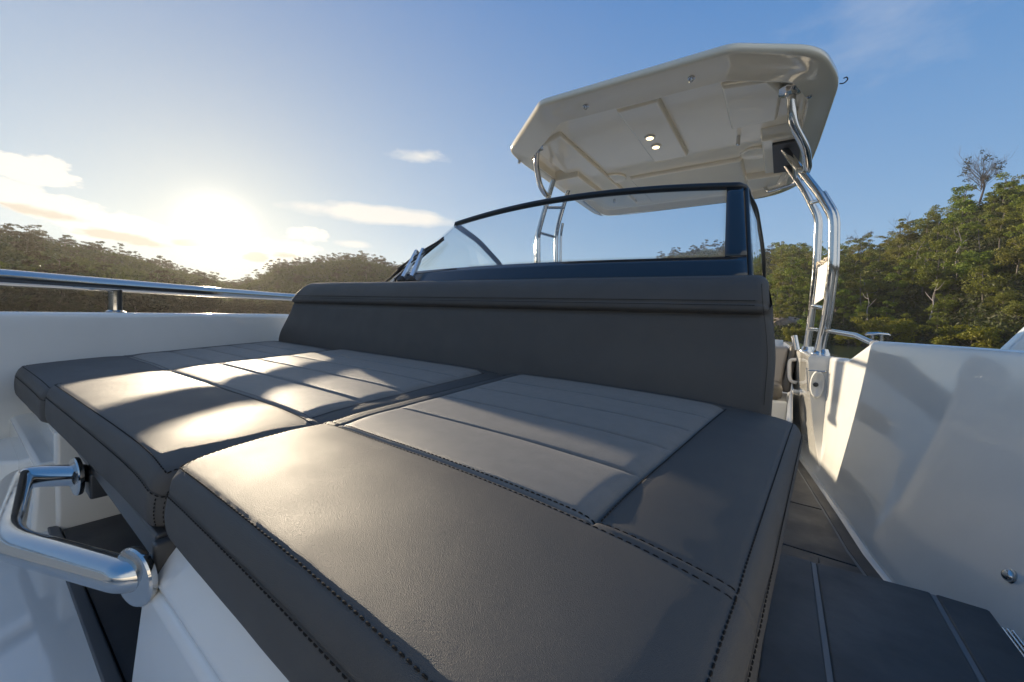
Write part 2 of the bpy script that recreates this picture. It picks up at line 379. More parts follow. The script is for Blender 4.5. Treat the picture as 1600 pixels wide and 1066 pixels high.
# walkway decking panels with seams (foam), following the bulwark
mb = MB()
def rb(y): return interp(R_BOT, y)
mats_y = [1.16, 1.66, 2.10, 2.62, 3.3]
for a, b in zip(mats_y, mats_y[1:]):
    n = 5; L = []; Rr = []
    for k in range(n+1):
        y = a+.004 + (b-a-.008)*k/n; Rr.append((rb(y)-.075, y)); L.append((-.20, y))
    mb.prism(Rr + L[::-1], -.760, -.752)
n = 14; A = [(rb(1.16+2.14*k/n)-.028, 1.16+2.14*k/n) for k in range(n+1)]; B = [(rb(1.16+2.14*k/n)-.067, 1.16+2.14*k/n) for k in range(n+1)]
mb.prism(A + B[::-1], -.760, -.7525)
dk = mb.build('walkway_decking', M['tread'], boat, smooth=0, bevel=.002)
mb = MB(); A = [(rb(1.16+2.14*k/n)-.066, 1.16+2.14*k/n) for k in range(n+1)]; B = [(rb(1.16+2.14*k/n)-.076, 1.16+2.14*k/n) for k in range(n+1)]
mb.prism(A + B[::-1], -.7605, -.7545); mb.build('caulk_line', M['caulk'], dk, smooth=0)

# bow step beside the lounge: white step with three foam boards
mb = MB()
st = [(.0,1.165),(.30,1.19),(.315,1.17),(.405,1.17),(.43,.9),(.44,.3),(.30,-.4),(-.02,-.4),(-.02,1.0)]
mb.prism(st, -.775, -.585)
bs = mb.build('bow_step', M['gel'], boat, smooth=0, bevel=.012, seg=3)
mb = MB()
mb.hexa([(-.03,-.39,-.583),(.100,-.39,-.583),(.098,1.178,-.583),(.02,1.165,-.583)], [(-.03,-.39,-.553),(.100,-.39,-.553),(.098,1.178,-.553),(.02,1.165,-.553)])
mb.hexa([(.107,-.39,-.583),(.300,-.39,-.583),(.305,1.206,-.583),(.105,1.179,-.583)], [(.107,-.39,-.553),(.300,-.39,-.553),(.305,1.206,-.553),(.105,1.179,-.553)])
mb.hexa([(.307,-.39,-.583),(.397,-.39,-.583),(.397,1.200,-.583),(.312,1.207,-.583)], [(.307,-.39,-.553),(.397,-.39,-.553),(.390,1.208,-.553),(.312,1.206,-.553)])
mb.build('step_tread', M['tread'], bs, smooth=0, bevel=.005, seg=2)
mb = MB()
mb.hexa([(.099,-.39,-.58),(.108,-.39,-.58),(.106,1.176,-.58),(.097,1.175,-.58)], [(.099,-.39,-.556),(.108,-.39,-.556),(.106,1.176,-.556),(.097,1.175,-.556)])
mb.hexa([(.299,-.39,-.58),(.308,-.39,-.58),(.313,1.203,-.58),(.304,1.202,-.58)], [(.299,-.39,-.556),(.308,-.39,-.556),(.313,1.203,-.556),(.304,1.202,-.556)])
mb.build('caulk_line', M['caulk'], bs, smooth=0)
mb = MB(); mb.hexa([(.05,1.185,-.62),(.29,1.218,-.62),(.29,1.236,-.62),(.05,1.203,-.62)], [(.05,1.185,-.572),(.29,1.218,-.572),(.285,1.234,-.572),(.05,1.201,-.572)])
mb.hexa([(.115,1.193,-.6),(.118,1.193,-.6),(.118,1.24,-.6),(.115,1.24,-.6)], [(.115,1.193,-.568),(.118,1.193,-.568),(.118,1.24,-.568),(.115,1.24,-.568)])
mb.build('tread_nosing', M['tread'], bs, smooth=0, bevel=.004)
mb = MB()
for x0 in (.402, .409, .416): mb.tube([(x0, -.38, -.572), (x0, 1.185, -.572)], .0026, 8)
mb.box((.398,-.38,-.586), (.421,1.195,-.575))
mb.tube([(.30,1.222,-.585),(.325,1.222,-.61)], .004, 8)
mb.build('steel_trim', M['steel'], bs, smooth=40)
# knob on the bulwark wall
def wall_pt(y, z):
    x, zt = interp(R_TOP, y); xb = interp(R_BOT, y); t = (z+.72)/(zt-.022+.72); t = max(0, min(1, t))
    return xb + .018 + (x-xb-.018)*(t + .10*sin(pi*t))
kx = wall_pt(1.33, -.52)
mb = MB(); mb.lathe([(.012,0),(.0135,.003),(.0125,.008),(.009,.012),(.002,.0145)], (kx-.002, 1.33, -.52), (-1,-.12,.15), 20)
mb.lathe([(.015,-.002),(.0157,.0015),(.014,.003)], (kx-.0015, 1.33, -.52), (-1,-.12,.15), 20)
mb.build('wall_stud', M['steel'], boat, smooth=50)

# coaming fittings: grab handle, oval recess, latch
def wall_n(y, z):
    return Vector((-1, -.08, .1)).normalized()
mb = MB()
hx = [Vector((wall_pt(y, z)-.004, y, z)) for y, z in ((3.33,-.185),(3.335,-.20),(3.32,-.26),(3.30,-.33),(3.29,-.345))]
for i, p in enumerate(hx): p.x -= (0, .035, .04, .035, 0)[i]
mb.tube(catmull(hx, 6), .012, 10); mb.build('pull_handle', M['plate'], boat, smooth=60)
mb = MB(); ov = []
for k in range(28):
    a = 2*pi*k/28; ov.append((cos(a)*.125, sin(a)*.13))
c0 = ((wall_pt(2.605,-.27)+wall_pt(2.63,-.27))/2 - .004, -.27)
secs = []
for sc, off in ((1.12, .016), (1.08, .004), (1.0, .000), (.88, .001), (.74, .010), (.3, .013)):
    secs.append([(c0[0] + a*.225*sc, 2.602 + off, c0[1] + b*.52*sc) for a, b in ov])
mb.loft(secs, close=True); mb.add(secs[-1], [tuple(range(28))])
spk = mb.build('oval_hatch', M['gel'], boat, smooth=50)
mb = MB(); mb.lathe([(.012,0),(.012,.006),(.008,.008)], (c0[0]-.006, 2.616, -.272), (0,-1,0), 14); mb.build('push_button', M['board'], spk, smooth=40)
mb = MB()
mb.tube([(wall_pt(2.63,-.18)-.006, 2.60, -.185), (wall_pt(2.63,-.32)-.008, 2.60, -.31)], .0045, 8)
mb.tube([(wall_pt(2.63,-.195)-.004, 2.603, -.198), (wall_pt(2.61,-.195)-.012, 2.603, -.198)], .003, 8)
mb.lathe([(.006,0),(.006,.012),(.004,.014)], (wall_pt(2.61,-.195)-.014, 2.615, -.198), (0,-1,0), 12)
mb.build('door_latch', M['steel'], boat, smooth=50)

# cleat on the gunwale
cx, cy, cz = .382, 2.56, -.024
mb = MB()
for d in (-.018, .018): mb.tube([(cx+d, cy, cz-.10), (cx+d*.9, cy, cz+.030)], [.0105, .0085], 12)
mb.tube([(cx-.046, cy-.008, cz+.030),(cx-.038, cy-.006, cz+.034),(cx, cy, cz+.036),(cx+.038, cy+.006, cz+.034),(cx+.046, cy+.008, cz+.030)], [.004,.0085,.0095,.0085,.004], 14)
cl = mb.build('mooring_cleat', M['steel'], boat, smooth=60)
# pale fin shaped fairlead at the frame's right edge
mb = MB(); mb.hexa([(.552,1.79,-.028),(.705,1.79,-.028),(.705,1.85,-.028),(.552,1.85,-.028)], [(.632,1.795,.115),(.70,1.795,.115),(.70,1.835,.115),(.632,1.835,.115)])
mb.build('bow_fairlead', M['gel'], boat, smooth=0, bevel=.006)

# ---------------------------------------------------------------- bow deck, lounge base
mb = MB()
mb.prism([(-.735,.108),(-1.35,.108),(-1.93,.05),(-1.55,-.45),(-1.0,-1.05),(-.5,-1.5),(-.1,-1.2),(.30,-.45),(-.02,-.40),(-.30,.06)], -.80, -.535)
bd = mb.build('bow_deck', M['gel'], boat, smooth=0, bevel=.008)
mb = MB(); mb.hexa([(-1.36,.102,-.55),(-.72,.102,-.55),(-.72,.122,-.55),(-1.36,.122,-.55)], [(-1.36,.100,-.527),(-.72,.100,-.527),(-.72,.118,-.53),(-1.36,.118,-.53)])
mb.build('gasket_strip', M['grey_rubber'], bd, smooth=0, bevel=.003)
mb = MB(); mb.box((-1.345,.122,-.80), (-.60,1.08,-.538)); mb.build('locker_mat', M['tread'], boat, smooth=0)
mb = MB()   # block under the near cushion: chamfer ledge, flared front
lo = [(-.73,.098,-.80),(.00,.098,-.80),(.0,1.05,-.80),(-.62,1.05,-.80)]
mb.hexa(lo, [(-.615,.118,-.335),(-.005,.118,-.335),(-.0,1.06,-.335),(-.60,1.06,-.335)])
mb.hexa([(-.612,.119,-.334),(-.006,.119,-.334),(-.0,1.06,-.334),(-.60,1.06,-.334)], [(-.592,.150,-.284),(-.012,.150,-.284),(-.0,1.06,-.284),(-.598,1.06,-.284)])
nb = mb.build('lounge_base', M['gel'], boat, smooth=0, bevel=.012, seg=3)
mb = MB()   # block under the far cushion
mb.prism([(-1.35,.112),(-1.35,1.08),(-2.55,1.08),(-1.92,.115)], -.80, -.305)
mb.hexa([(-1.36,.06,-.80),(-1.36,.30,-.80),(-2.0,.30,-.80),(-1.93,.04,-.80)], [(-1.355,.085,-.375),(-1.355,.30,-.375),(-1.98,.30,-.355),(-1.90,.07,-.355)])
mb.hexa([(-1.62,-.04,-.80),(-1.52,.09,-.80),(-2.0,.12,-.80),(-1.96,-.02,-.80)], [(-1.68,.0,-.43),(-1.6,.09,-.43),(-1.98,.12,-.40),(-1.93,.0,-.40)])
mb.build('lounge_base', M['gel'], boat, smooth=0, bevel=.010, seg=3)
mb = MB(); mb.lathe([(.014,0),(.015,.006),(.008,.010)], (-1.80,.02,-.396), (.1,-.1,1), 16); mb.build('drain_cap', M['rubber'], boat)
# grab handle under the middle cushion
hd = MB()
path = [(-1.03,.115,-.325),(-1.075,.055,-.325),(-.86,.036,-.330),(-.585,.112,-.318)]
path = [(-1.04,.118,-.322),(-1.105,.050,-.322),(-.83,.022,-.325),(-.612,.104,-.322),(-.602,.128,-.322)]
hd.tube(rounded(path, .05, 14), .019, 24)
gh = hd.build('grab_handle', M['steel'], boat, smooth=60)
for p, ax in (((-1.038,.114,-.322), (.08,-1,0)), ((-.603,.112,-.322), (.28,-1,0))):
    mb = MB(); mb.lathe([(.034,-.002),(.035,.001),(.035,.004),(.033,.006),(.012,.0065)], p, ax, 28); mb.build('mounting_flange', M['steel'], gh, smooth=40)
    
mb = MB()
mb.box((-1.30,.128,-.318), (-.605,1.05,-.281)); mb.box((-.604,.123,-.36), (-.588,.22,-.285)); mb.box((-1.055,.124,-.362), (-1.005,.17,-.315))
mb.build('sliding_board', M['board'], boat, smooth=0, bevel=.004)

# ---------------------------------------------------------------- cushions
def knots(fine, coarse, marks, rad, length, ends):
    """parameter positions (metres) along one direction: fine near the ends and near every seam"""
    xs = [0.]; x = 0.
    while x < length - 1e-6:
        d = coarse
        if x < ends or x > length - ends: d = fine
        for m in marks:
            if abs(x - m) < rad: d = min(d, fine*1.0)
        nx = x + d
        for m in marks:
            if x < m - 1e-6 < nx - 1e-6 or abs(m-nx) < d*.4 and m > x + 1e-6: nx = m
        if length - nx < d*.5: nx = length
        xs.append(min(nx, length)); x = xs[-1]
    return xs
ZT = -.19
SEAM_Y = .35; CH = [.49, .63, .77, .91]; END_Y = 1.06
def make_cushion(label, q, seed, ins, zoff=0., res=(.0035, .009), dome=1., fall=1., rfall=0.):
    """q: front-left, front-right, back-right, back-left (x, y); ins: insert left/right edges as fraction of width"""
    fl_, fr_, br_, bl_ = [Vector((*p, 0)) for p in q]
    rr = random.Random(seed)
    Wf = (fr_-fl_).length; Lr = 1.0
    yF = (fl_.y + fr_.y)/2; yB = (bl_.y + br_.y)/2; Lr = yB - yF
    vS = (SEAM_Y - yF); vE = END_Y - yF
    uL, uR = (ins[0]+ins[2])/2*Wf, (ins[1]+ins[3])/2*Wf
    U = knots(res[0], res[1], [uL, uR], .014, Wf, .05)
    V = knots(res[0], res[1], [vS, vE] + [c - yF for c in CH], .014, Lr, .05)
    RC, RE = .030, .017; TH_ = .092
    ins_c = [c - yF for c in CH]
    Wb = (br_-bl_).length
    def flat(u, v):                                 # metres -> plan xy with corner rounding ; returns (p, e)
        a = min(u, Wf-u); b = min(v, Lr-v)
        uu, vv = u, v; e = min(a, b)
        if a < RC and b < RC:
            p = (RC-a)/RC; s = (RC-b)/RC
            p2 = p*math.sqrt(1-s*s/2); s2 = s*math.sqrt(1-p*p/2)
            a2 = RC - p2*RC; b2 = RC - s2*RC; e = RC*(1-min(1., math.hypot(p2, s2)))
            uu = a2 if u < Wf/2 else Wf-a2; vv = b2 if v < Lr/2 else Lr-b2
        fu, fv = uu/Wf, vv/Lr; k_ = max(0., min(1., (vv-vS)/(vE-vS)))
        lv, rv_ = ins[0]+(ins[2]-ins[0])*k_, ins[1]+(ins[3]-ins[1])*k_; fL, fR = uL/Wf, uR/Wf
        fu = fu*lv/fL if fu < fL else (lv + (fu-fL)*(rv_-lv)/(fR-fL) if fu < fR else rv_ + (fu-fR)*(1-rv_)/(1-fR))
        P = (fl_*(1-fu) + fr_*fu)*(1-fv) + (bl_*(1-fu) + br_*fu)*fv
        return P, e
    def hgt(u, v, e):
        fu, fv = u/Wf, v/Lr
        z = ZT + zoff + .006 - fall*(.014*math.exp(-(Wf-u)/.055) + .014*math.exp(-v/.042) + .004*math.exp(-u/.03) + .006*math.exp(-(Lr-v)/.05)) - .006*(1-fall) - rfall*math.exp(-(Wf-u)/.045) - .016*max(0., fu-.35)**2*2.4*dome
        if e < RE: z -= RE - math.sqrt(max(0., RE*RE - (RE-e)**2))
        g = lambda d, w: math.exp(-(d/w)**2)
        w_ = .0
        # front cross seam: ridge between two stitch lines
        d = v - vS
        w_ += -.0022*g(d+.0065, .0022) - .0022*g(d-.0065, .0022) + .0008*g(d, .005) + .0028*(1-g(d-.012, .03) if d > 0 else 1-g(d+.012, .03)) - .0028
        # insert sides
        if v > vS - .003 and v < vE + .01:
            for m in (uL, uR):
                d = u - m; w_ += -.004*g(d, .0022) - .0018*g(d, .012)
            if uL < u < uR:
                k = min(abs(v-cc) for cc in ins_c + [vS]); edge = sstep(min(u-uL, uR-u)/.02)
                w_ += edge*(-.0062*g(k, .0026) + .0048*(1-math.exp(-k/.018)) - .0008)
        # edge welt on the rounded rim and its stitches
        w_ += -.0014*g(e-.0045, .0012) - .0013*g(e-.0125, .0018)
        n3 = mnoise.noise((fl_.x*3+u*9, v*9, seed)) ; n4 = mnoise.noise((u*28, v*28, seed+5.))
        w_ += .0010*n3*sstep(e/.05) + .00015*n4
        # puckers running off the rim seam
        if e < .05: w_ += .0001*sin((u+v)*160 + 3*n4)*math.exp(-((e-.014)/.012)**2)
        return z + w_
    def surf(u, v):
        P, e = flat(u, v); return Vector((P.x, P.y, hgt(u, v, e)))
    nu, nv = len(U), len(V)
    pts = [[surf(u, v) for u in U] for v in V]
    root = thing('lounge_cushion', ((fl_.x+br_.x)/2, (yF+yB)/2, ZT+zoff-TH_), label, 'cushion')
    cov = MB(); inz = MB(); idx = {}; idi = {}
    def put(mb, ix, j, i):
        if (j, i) not in ix: ix[(j, i)] = len(mb.v); mb.v.append(tuple(pts[j][i]))
        return ix[(j, i)]
    for j in range(nv-1):
        for i in range(nu-1):
            um = (U[i]+U[i+1])/2; vm = (V[j]+V[j+1])/2
            is_in = uL < um < uR and vS < vm < vE
            mb, ix = (inz, idi) if is_in else (cov, idx)
            mb.f.append((put(mb, ix, j, i), put(mb, ix, j, i+1), put(mb, ix, j+1, i+1), put(mb, ix, j+1, i))); mb.m.append(0)
    ring = [(0, i) for i in range(nu)] + [(j, nu-1) for j in range(1, nv)] + [(nv-1, i) for i in range(nu-2, -1, -1)] + [(j, 0) for j in range(nv-2, 0, -1)]
    prev = [idx[r] for r in ring]; cen = sum((Vector(cov.v[k]) for k in prev), Vector())/len(prev)
    outs = []
    for k in range(len(ring)):
        a = Vector(cov.v[prev[k-1]]); b = Vector(cov.v[prev[(k+1) % len(ring)]]); t = b - a; o = Vector((t.y, -t.x, 0))
        outs.append(o.normalized())
    base = [Vector(cov.v[k]) for k in prev]
    zb = ZT + zoff - TH_
    for tt in (.03, .06, .09, .11, .13, .16, .22, .34, .5, .66, .8, .88, .94, .98, 1.0):
        cur = []
        for k, p in enumerate(base):
            z = p.z + (zb - p.z)*tt
            bul = .004*sin(pi*min(1, tt*1.02)) - (.0018*math.exp(-((tt-.11)/.02)**2)) - (.016*((tt-.85)/.15)**2 if tt > .85 else 0)
            bul += .0012*mnoise.noise((p.x*12, p.y*12, tt*3))
            cov.v.append(tuple(Vector((p.x, p.y, z)) + outs[k]*bul)); cur.append(len(cov.v)-1)
        for k in range(len(ring)):
            k2 = (k+1) % len(ring); cov.f.append((prev[k], cur[k], cur[k2], prev[k2])); cov.m.append(0)
        prev = cur
    cov.f.append(tuple(prev)); cov.m.append(0)
    cov.build('cushion_cover', M['vinyl'], root, smooth=180)
    inz.build('channelled_insert', M['insert'], root, smooth=180, fix=False)
    # stitches
    sb = MB()
    def stitch(p, q_, nrm, r=.00085):
        t = (q_-p); L = t.length
        if L < 1e-5: return
        t.normalize(); s_ = nrm.cross(t).normalized(); n_ = t.cross(s_)*1
        if n_.dot(nrm) < 0: n_ = -n_
        vs = []
        for f_, rad in ((0, .35), (.2, 1.), (.8, 1.), (1., .35)):
            c_ = p + t*L*f_ + n_*(.0002 if f_ in (0, 1.) else .0007)
            for a in range(5):
                an = 2*pi*a/5; vs.append(c_ + (s_*cos(an) + n_*sin(an)*.8)*r*rad)
        fs = [(i*5+k, i*5+(k+1) % 5, (i+1)*5+(k+1) % 5, (i+1)*5+k) for i in range(3) for k in range(5)]
        sb.add(vs, fs)
    def run(fn, L, pitch=.0068, ln=.0050):
        n = int(L/pitch)
        for k in range(n):
            s0 = (k+.1)/n; s1 = s0 + ln/L
            p, n1 = fn(s0); q2, _ = fn(min(1, s1)); stitch(p, q2, n1)
    def sfn(path):
        def fn(s):
            u, v = path(s); h = .002
            u_ = max(h, min(Wf-h, u)); v_ = max(h, min(Lr-h, v))
            p = surf(u, v); n1 = (surf(u_+h, v_) - surf(u_-h, v_)).cross(surf(u_, v_+h) - surf(u_, v_-h)).normalized()
            return p + n1*.0004, n1
        return fn
    for d in (-.0065, .0065): run(sfn(lambda s, d=d: (.012+(Wf-.025)*s, vS+d)), Wf-.025)
    run(sfn(lambda s: (uR+.0045, vS+.008+(vE-vS-.008)*s)), vE-vS)
    for d in (.0125,):
        run(sfn(lambda s, d=d: (d+(Wf-2*d)*s, d)), Wf-2*d)
        run(sfn(lambda s, d=d: (Wf-d, d+(Lr-2*d)*s)), Lr-2*d); run(sfn(lambda s, d=d: (d, d+(Lr-2*d)*s)), Lr-2*d)
    # stitches on the side wall just under the welt
    nR = len(ring)
    cum = [0.]
    for k in range(nR): cum.append(cum[-1] + (base[(k+1) % nR]-base[k]).length)
    def wall(s, tt):
        L = s*cum[-1]; k = 0
        lo_, hi_ = 0, nR
        while hi_ - lo_ > 1:
            m_ = (lo_+hi_)//2
            if cum[m_] <= L: lo_ = m_
            else: hi_ = m_
        k = lo_; f_ = (L-cum[k])/max(1e-9, cum[k+1]-cum[k]); p = base[k].lerp(base[(k+1) % nR], f_); o = outs[k].lerp(outs[(k+1) % nR], f_)
        return Vector((p.x, p.y, p.z + (zb-p.z)*tt)) + o*(.006*sin(pi*tt) - .0012 + .0006), o
    Lw = cum[-1]; vis = (2*Wf + Lr)/Lw
    n = int(Lw/.0068)
    for k in range(n):
        s0 = (k+.1)/n
        if Wf + Lr + .01 < s0*Lw < Lw - Lr - .01: continue
        p, o = wall(s0, .11); q2, _ = wall(min(.9999, s0+.005/Lw), .11); stitch(p, q2, o)
    # vertical seam at the front corners
    for cpos in (Wf - .012, Wf + .010, Lw - .012 if False else .012):
        for k in range(8):
            t0 = .17 + .7*k/8; p, o = wall((cpos % Lw)/Lw, t0); q2, _ = wall((cpos % Lw)/Lw, t0+.055); stitch(p, q2, o)
    sb.build('stitching', M['thread'], root, smooth=180, fix=False)
    return root
near_q = [(-.597,.132),(-.016,.132),(.054,1.135),(-.772,1.135)]
mid_q = [(-1.345,.100),(-.602,.128),(-.777,1.135),(-1.872,1.135)]
far_q = [(-1.835,.080),(-1.350,.098),(-1.876,1.135),(-2.63,1.135)]
make_cushion('nearest charcoal lounge cushion, largest in view, beside the walkway step', near_q, 1., (.080, .782, .05, .812), .003, (.003, .0085))
make_cushion('middle charcoal lounge cushion with a sunlit striped top above the steel grab handle', mid_q, 2., (.035, .925, .035, .905), .001, (.0042, .012), .15, .45, .014)
make_cushion('shaded narrow charcoal lounge cushion against the white bulwark under the handrail', far_q, 3., (.12, .92, .06, .93), -.008, (.005, .014), .1, .4)

# ---------------------------------------------------------------- backrest
def backrest():
    root = thing('backrest_cushion', (-1.3, 1.2, -.28), 'long dark grey lounge backrest with padded top roll standing before the windscreen', 'backrest')
    prof = []                                         # (y, z) from bottom front, up over the roll, down the back
    face = [(1.118,-.27),(1.120,-.23),(1.124,-.18),(1.129,-.13),(1.136,-.08),(1.143,-.03),(1.149,.01),(1.153,.030),(1.158,.038),(1.160,.041)]
    roll_ = [(1.150,.043),(1.1405,.048),(1.1375,.055),(1.1375,.062),(1.1390,.068),(1.1415,.0705),(1.1405,.0735),(1.142,.082),(1.147,.100),(1.154,.118),(1.163,.132),(1.174,.142),(1.190,.149),(1.210,.152),(1.232,.152),(1.252,.148),(1.268,.138),(1.276,.122),(1.28,.10),(1.28,-.27)]
    face = face + roll_
    P = [Vector((a, b)) for a, b in face]
    # densify
    D = []
    for a, b in zip(P, P[1:]):
        n = max(1, int((b-a).length/.012))
        for k in range(n): D.append(a.lerp(b, k/n))
    D.append(P[-1])
    nrm = []
    for i in range(len(D)):
        t = (D[min(i+1, len(D)-1)] - D[max(i-1, 0)]).normalized(); nrm.append(Vector((-t.y, t.x)))
    X0, X1 = -2.585, -.008; r = .03
    def shear(z):  # left end leans in towards the top
        return (.115*sstep((z+.19)/.24) + .17*sstep((z-.03)/.15))
    def sh_r(z): return -.028*sstep((z+.10)/.26)
    xs = [0, .0006, .002, .0045, .008, .013, .019, .025, .03]
    L = X1 - X0
    S = xs + [.03 + (L-.06)*k/150 for k in range(1, 150)] + [L - x for x in xs[::-1]]
    mb = MB(); secs = []
    for s in S:
        e = min(s, L-s); ins_ = r - math.sqrt(max(0, r*r - (r-e)**2)) if e < r else 0.
        fx = s/L; sec = []
        for i, p in enumerate(D):
            q_ = p + nrm[i]*(-ins_ if True else 0)
            z = q_.y + (.020*(1-fx) - .004)*sstep((q_.y-.02)/.1)
            wv = .0026*mnoise.noise((s*6, p.y*9, 4.)) + .0022*mnoise.noise((s*2.2, p.y*3, 9.)) + .0012*mnoise.noise((s*26, p.y*16, 2.))*math.exp(-abs(p.y-.05)/.05)
            x = X0 + s + shear(p.y)*(1-sstep(s/1.1))*1.0 + sh_r(p.y)*sstep((s-L+.5)/.5)
            sec.append((x, q_.x + wv*(1 if i < len(D)*.8 else 0), z))
        secs.append(sec)
    mb.loft(secs)
    for sec in (secs[0], secs[-1]):
        k = len(mb.v); mb.add(sec, [tuple(range(len(sec)))])
    mb.build('backrest_cover', M['vinyl'], root, smooth=180)
    sb = MB()
    n = int(L/.0085)
    for k in range(n):
        s = .03 + (L-.06)*k/n; fx = s/L
        x = X0 + s + shear(.072)*(1-sstep(s/1.1)) + sh_r(.072)*sstep((s-L+.5)/.5); dz = (.020*(1-fx)-.004)*sstep((.072-.02)/.1)
        for zz, yy in ((.0775, 1.1400), (.0655, 1.1372)):
            sb.tube([(x, yy, zz+dz), (x+.003, yy-.0012, zz+dz), (x+.006, yy, zz+dz)], .0008, 5, cap=False)
    for k in range(48):
        z = -.18 + .3*k/48; i = min(range(len(D)), key=lambda i: (D[i]-Vector((1.14, z))).length if D[i].x < 1.2 else 9)
        sb.tube([(X1 - .016 + sh_r(z), D[i].x - .001, z), (X1 - .016 + sh_r(z), D[i].x - .001, z+.0045)], .0008, 5, cap=False)
    sb.build('stitching', M['thread'], root, smooth=180, fix=False)
backrest()

# ---------------------------------------------------------------- console
mb = MB()
mb.prism([(-.05,1.285),(-.055,2.40),(-.12,2.47),(-1.60,2.28),(-1.70,2.16),(-1.86,1.285)], -.76, .12)
con = mb.build('helm_console', M['gel'], boat, smooth=0, bevel=.02, seg=3)
mb = MB(); mb.hexa([(-.10,1.36,.118),(-.12,2.18,.118),(-1.58,2.18,.118),(-1.74,1.36,.118)], [(-.12,1.40,.165),(-.2,2.0,.19),(-1.5,2.0,.19),(-1.70,1.40,.165)]); mb.build('dashboard', M['dash'], con, smooth=0, bevel=.02, seg=3)
mb = MB(); mb.prism([(.03,1.14),(.03,1.284),(-1.87,1.284),(-2.55,1.284),(-2.45,1.14)], -.76, -.285); mb.build('seat_riser', M['gel'], con, smooth=0, bevel=.01)

# ---------------------------------------------------------------- windscreen
def ws_base(t):  # t 0 left .. 1 right
    x = -1.785 + 1.70*t; y = 1.318 - .045*sin(pi*t); return Vector((x, y, .150 + .0*t))
def ws_top(t):
    x = -1.505 + 1.365*t; y = 1.565 - .035*sin(pi*t); z = .510 + .148*t*(1-t) - .012*t; return Vector((x, y, z))
def ws(t, s): return ws_base(t).lerp(ws_top(t), s)
ws_root = MB()
nT, nS = 40, 12
def sheet(fn, n, m, th, mb, mi=0):
    a = [[fn(i/n, j/m) for i in range(n+1)] for j in range(m+1)]
    nr = (a[0][1]-a[0][0]).cross(a[1][0]-a[0][0]).normalized()*th
    vs = [p for r_ in a for p in r_] + [p + nr for r_ in a for p in r_]; k = (n+1)*(m+1); fs = []
    for j in range(m):
        for i in range(n):
            q = j*(n+1)+i; fs += [(q, q+1, q+n+2, q+n+1), (k+q, k+q+n+1, k+q+n+2, k+q+1)]
    edge = [i for i in range(n+1)] + [j*(n+1)+n for j in range(1, m+1)] + [m*(n+1)+i for i in range(n-1, -1, -1)] + [j*(n+1) for j in range(m-1, 0, -1)]
    for a_, b_ in zip(edge, edge[1:]+edge[:1]): fs.append((a_, k+a_, k+b_, b_))
    mb.add(vs, fs, mi)
# main frame mesh is the windscreen part itself: black top rail, right pillar, side rails
fr = MB()
fr.tube([ws_top(i/40) + Vector((0,0,.002)) for i in range(-0, 41)][0:40] + [ws_top(.985)+Vector((0,0,.002)), ws_top(.997)+Vector((0,.004,-.004)), ws_top(1.0)+Vector((.004,.02,-.012)), ws_top(1.0)+Vector((.006,.05,-.02))], .0135, 12)
sr = [ws_top(1)+Vector((.004,.03,-.014)), Vector((-.115,1.72,.462)), Vector((-.10,2.0,.38)), Vector((-.09,2.12,.30)), Vector((-.085,2.15,.13))]
fr.tube(rounded(sr, .06, 6), .011, 10)
fr.tube([ws_base(1)+Vector((-.002,.012,-.01)), ws_top(1)+Vector((.002,.012,0))], .0085, 10)
wsn = fr.build('windscreen', M['black'], boat, smooth=60)
tag(wsn, 'raked glass windscreen in a black frame')
sl_ = MB()
slp = [ws_top(0)+Vector((0,.0,-.004)), Vector((-1.545,1.80,.470)), Vector((-1.60,2.10,.375)), Vector((-1.615,2.17,.31)), Vector((-1.62,2.18,.13))]
sl_.tube(rounded(slp, .07, 6), .016, 10); sl_.build('side_rail', M['black'], wsn, smooth=60)
g = MB(); sheet(lambda t, s: ws(.004+t*.955, .20+s*.79), nT, nS, .006, g)
g.build('front_glass', M['glass'], wsn, smooth=180)
g = MB(); sheet(lambda t, s: ws(.004+t*.992, s*.199), nT, 4, .007, g); sheet(lambda t, s: ws(.9595+t*.0365, .2+s*.785), 3, nS, .007, g)
g.build('frit_band', M['frit'], wsn, smooth=180)
g = MB()
def side_l(t, s):
    a = Vector((-1.775+.155*t, 1.34+.83*t, .13)); b = [ws(0,.97), Vector((-1.545,1.80,.455)), Vector((-1.60,2.08,.365)), Vector((-1.615,2.16,.29))]
    k = min(2.999, t*3); i = int(k); return a.lerp(b[i].lerp(b[i+1], k-i), s)
sheet(side_l, 24, 8, .005, g); g.build('side_glass', M['glass'], wsn, smooth=180); g = MB()
def side_r(t, s):
    a = Vector((-.082-.002*t, 1.345+.79*t, .13)); b = [ws(1,.96)+Vector((.006,.02,0)), Vector((-.115,1.72,.45)), Vector((-.10,2.0,.365)), Vector((-.09,2.11,.29))]
    k = min(2.999, t*3); i = int(k); return a.lerp(b[i].lerp(b[i+1], k-i), s)
sheet(side_r, 24, 8, .005, g)
g.build('side_glass', M['glass'], wsn, smooth=180)
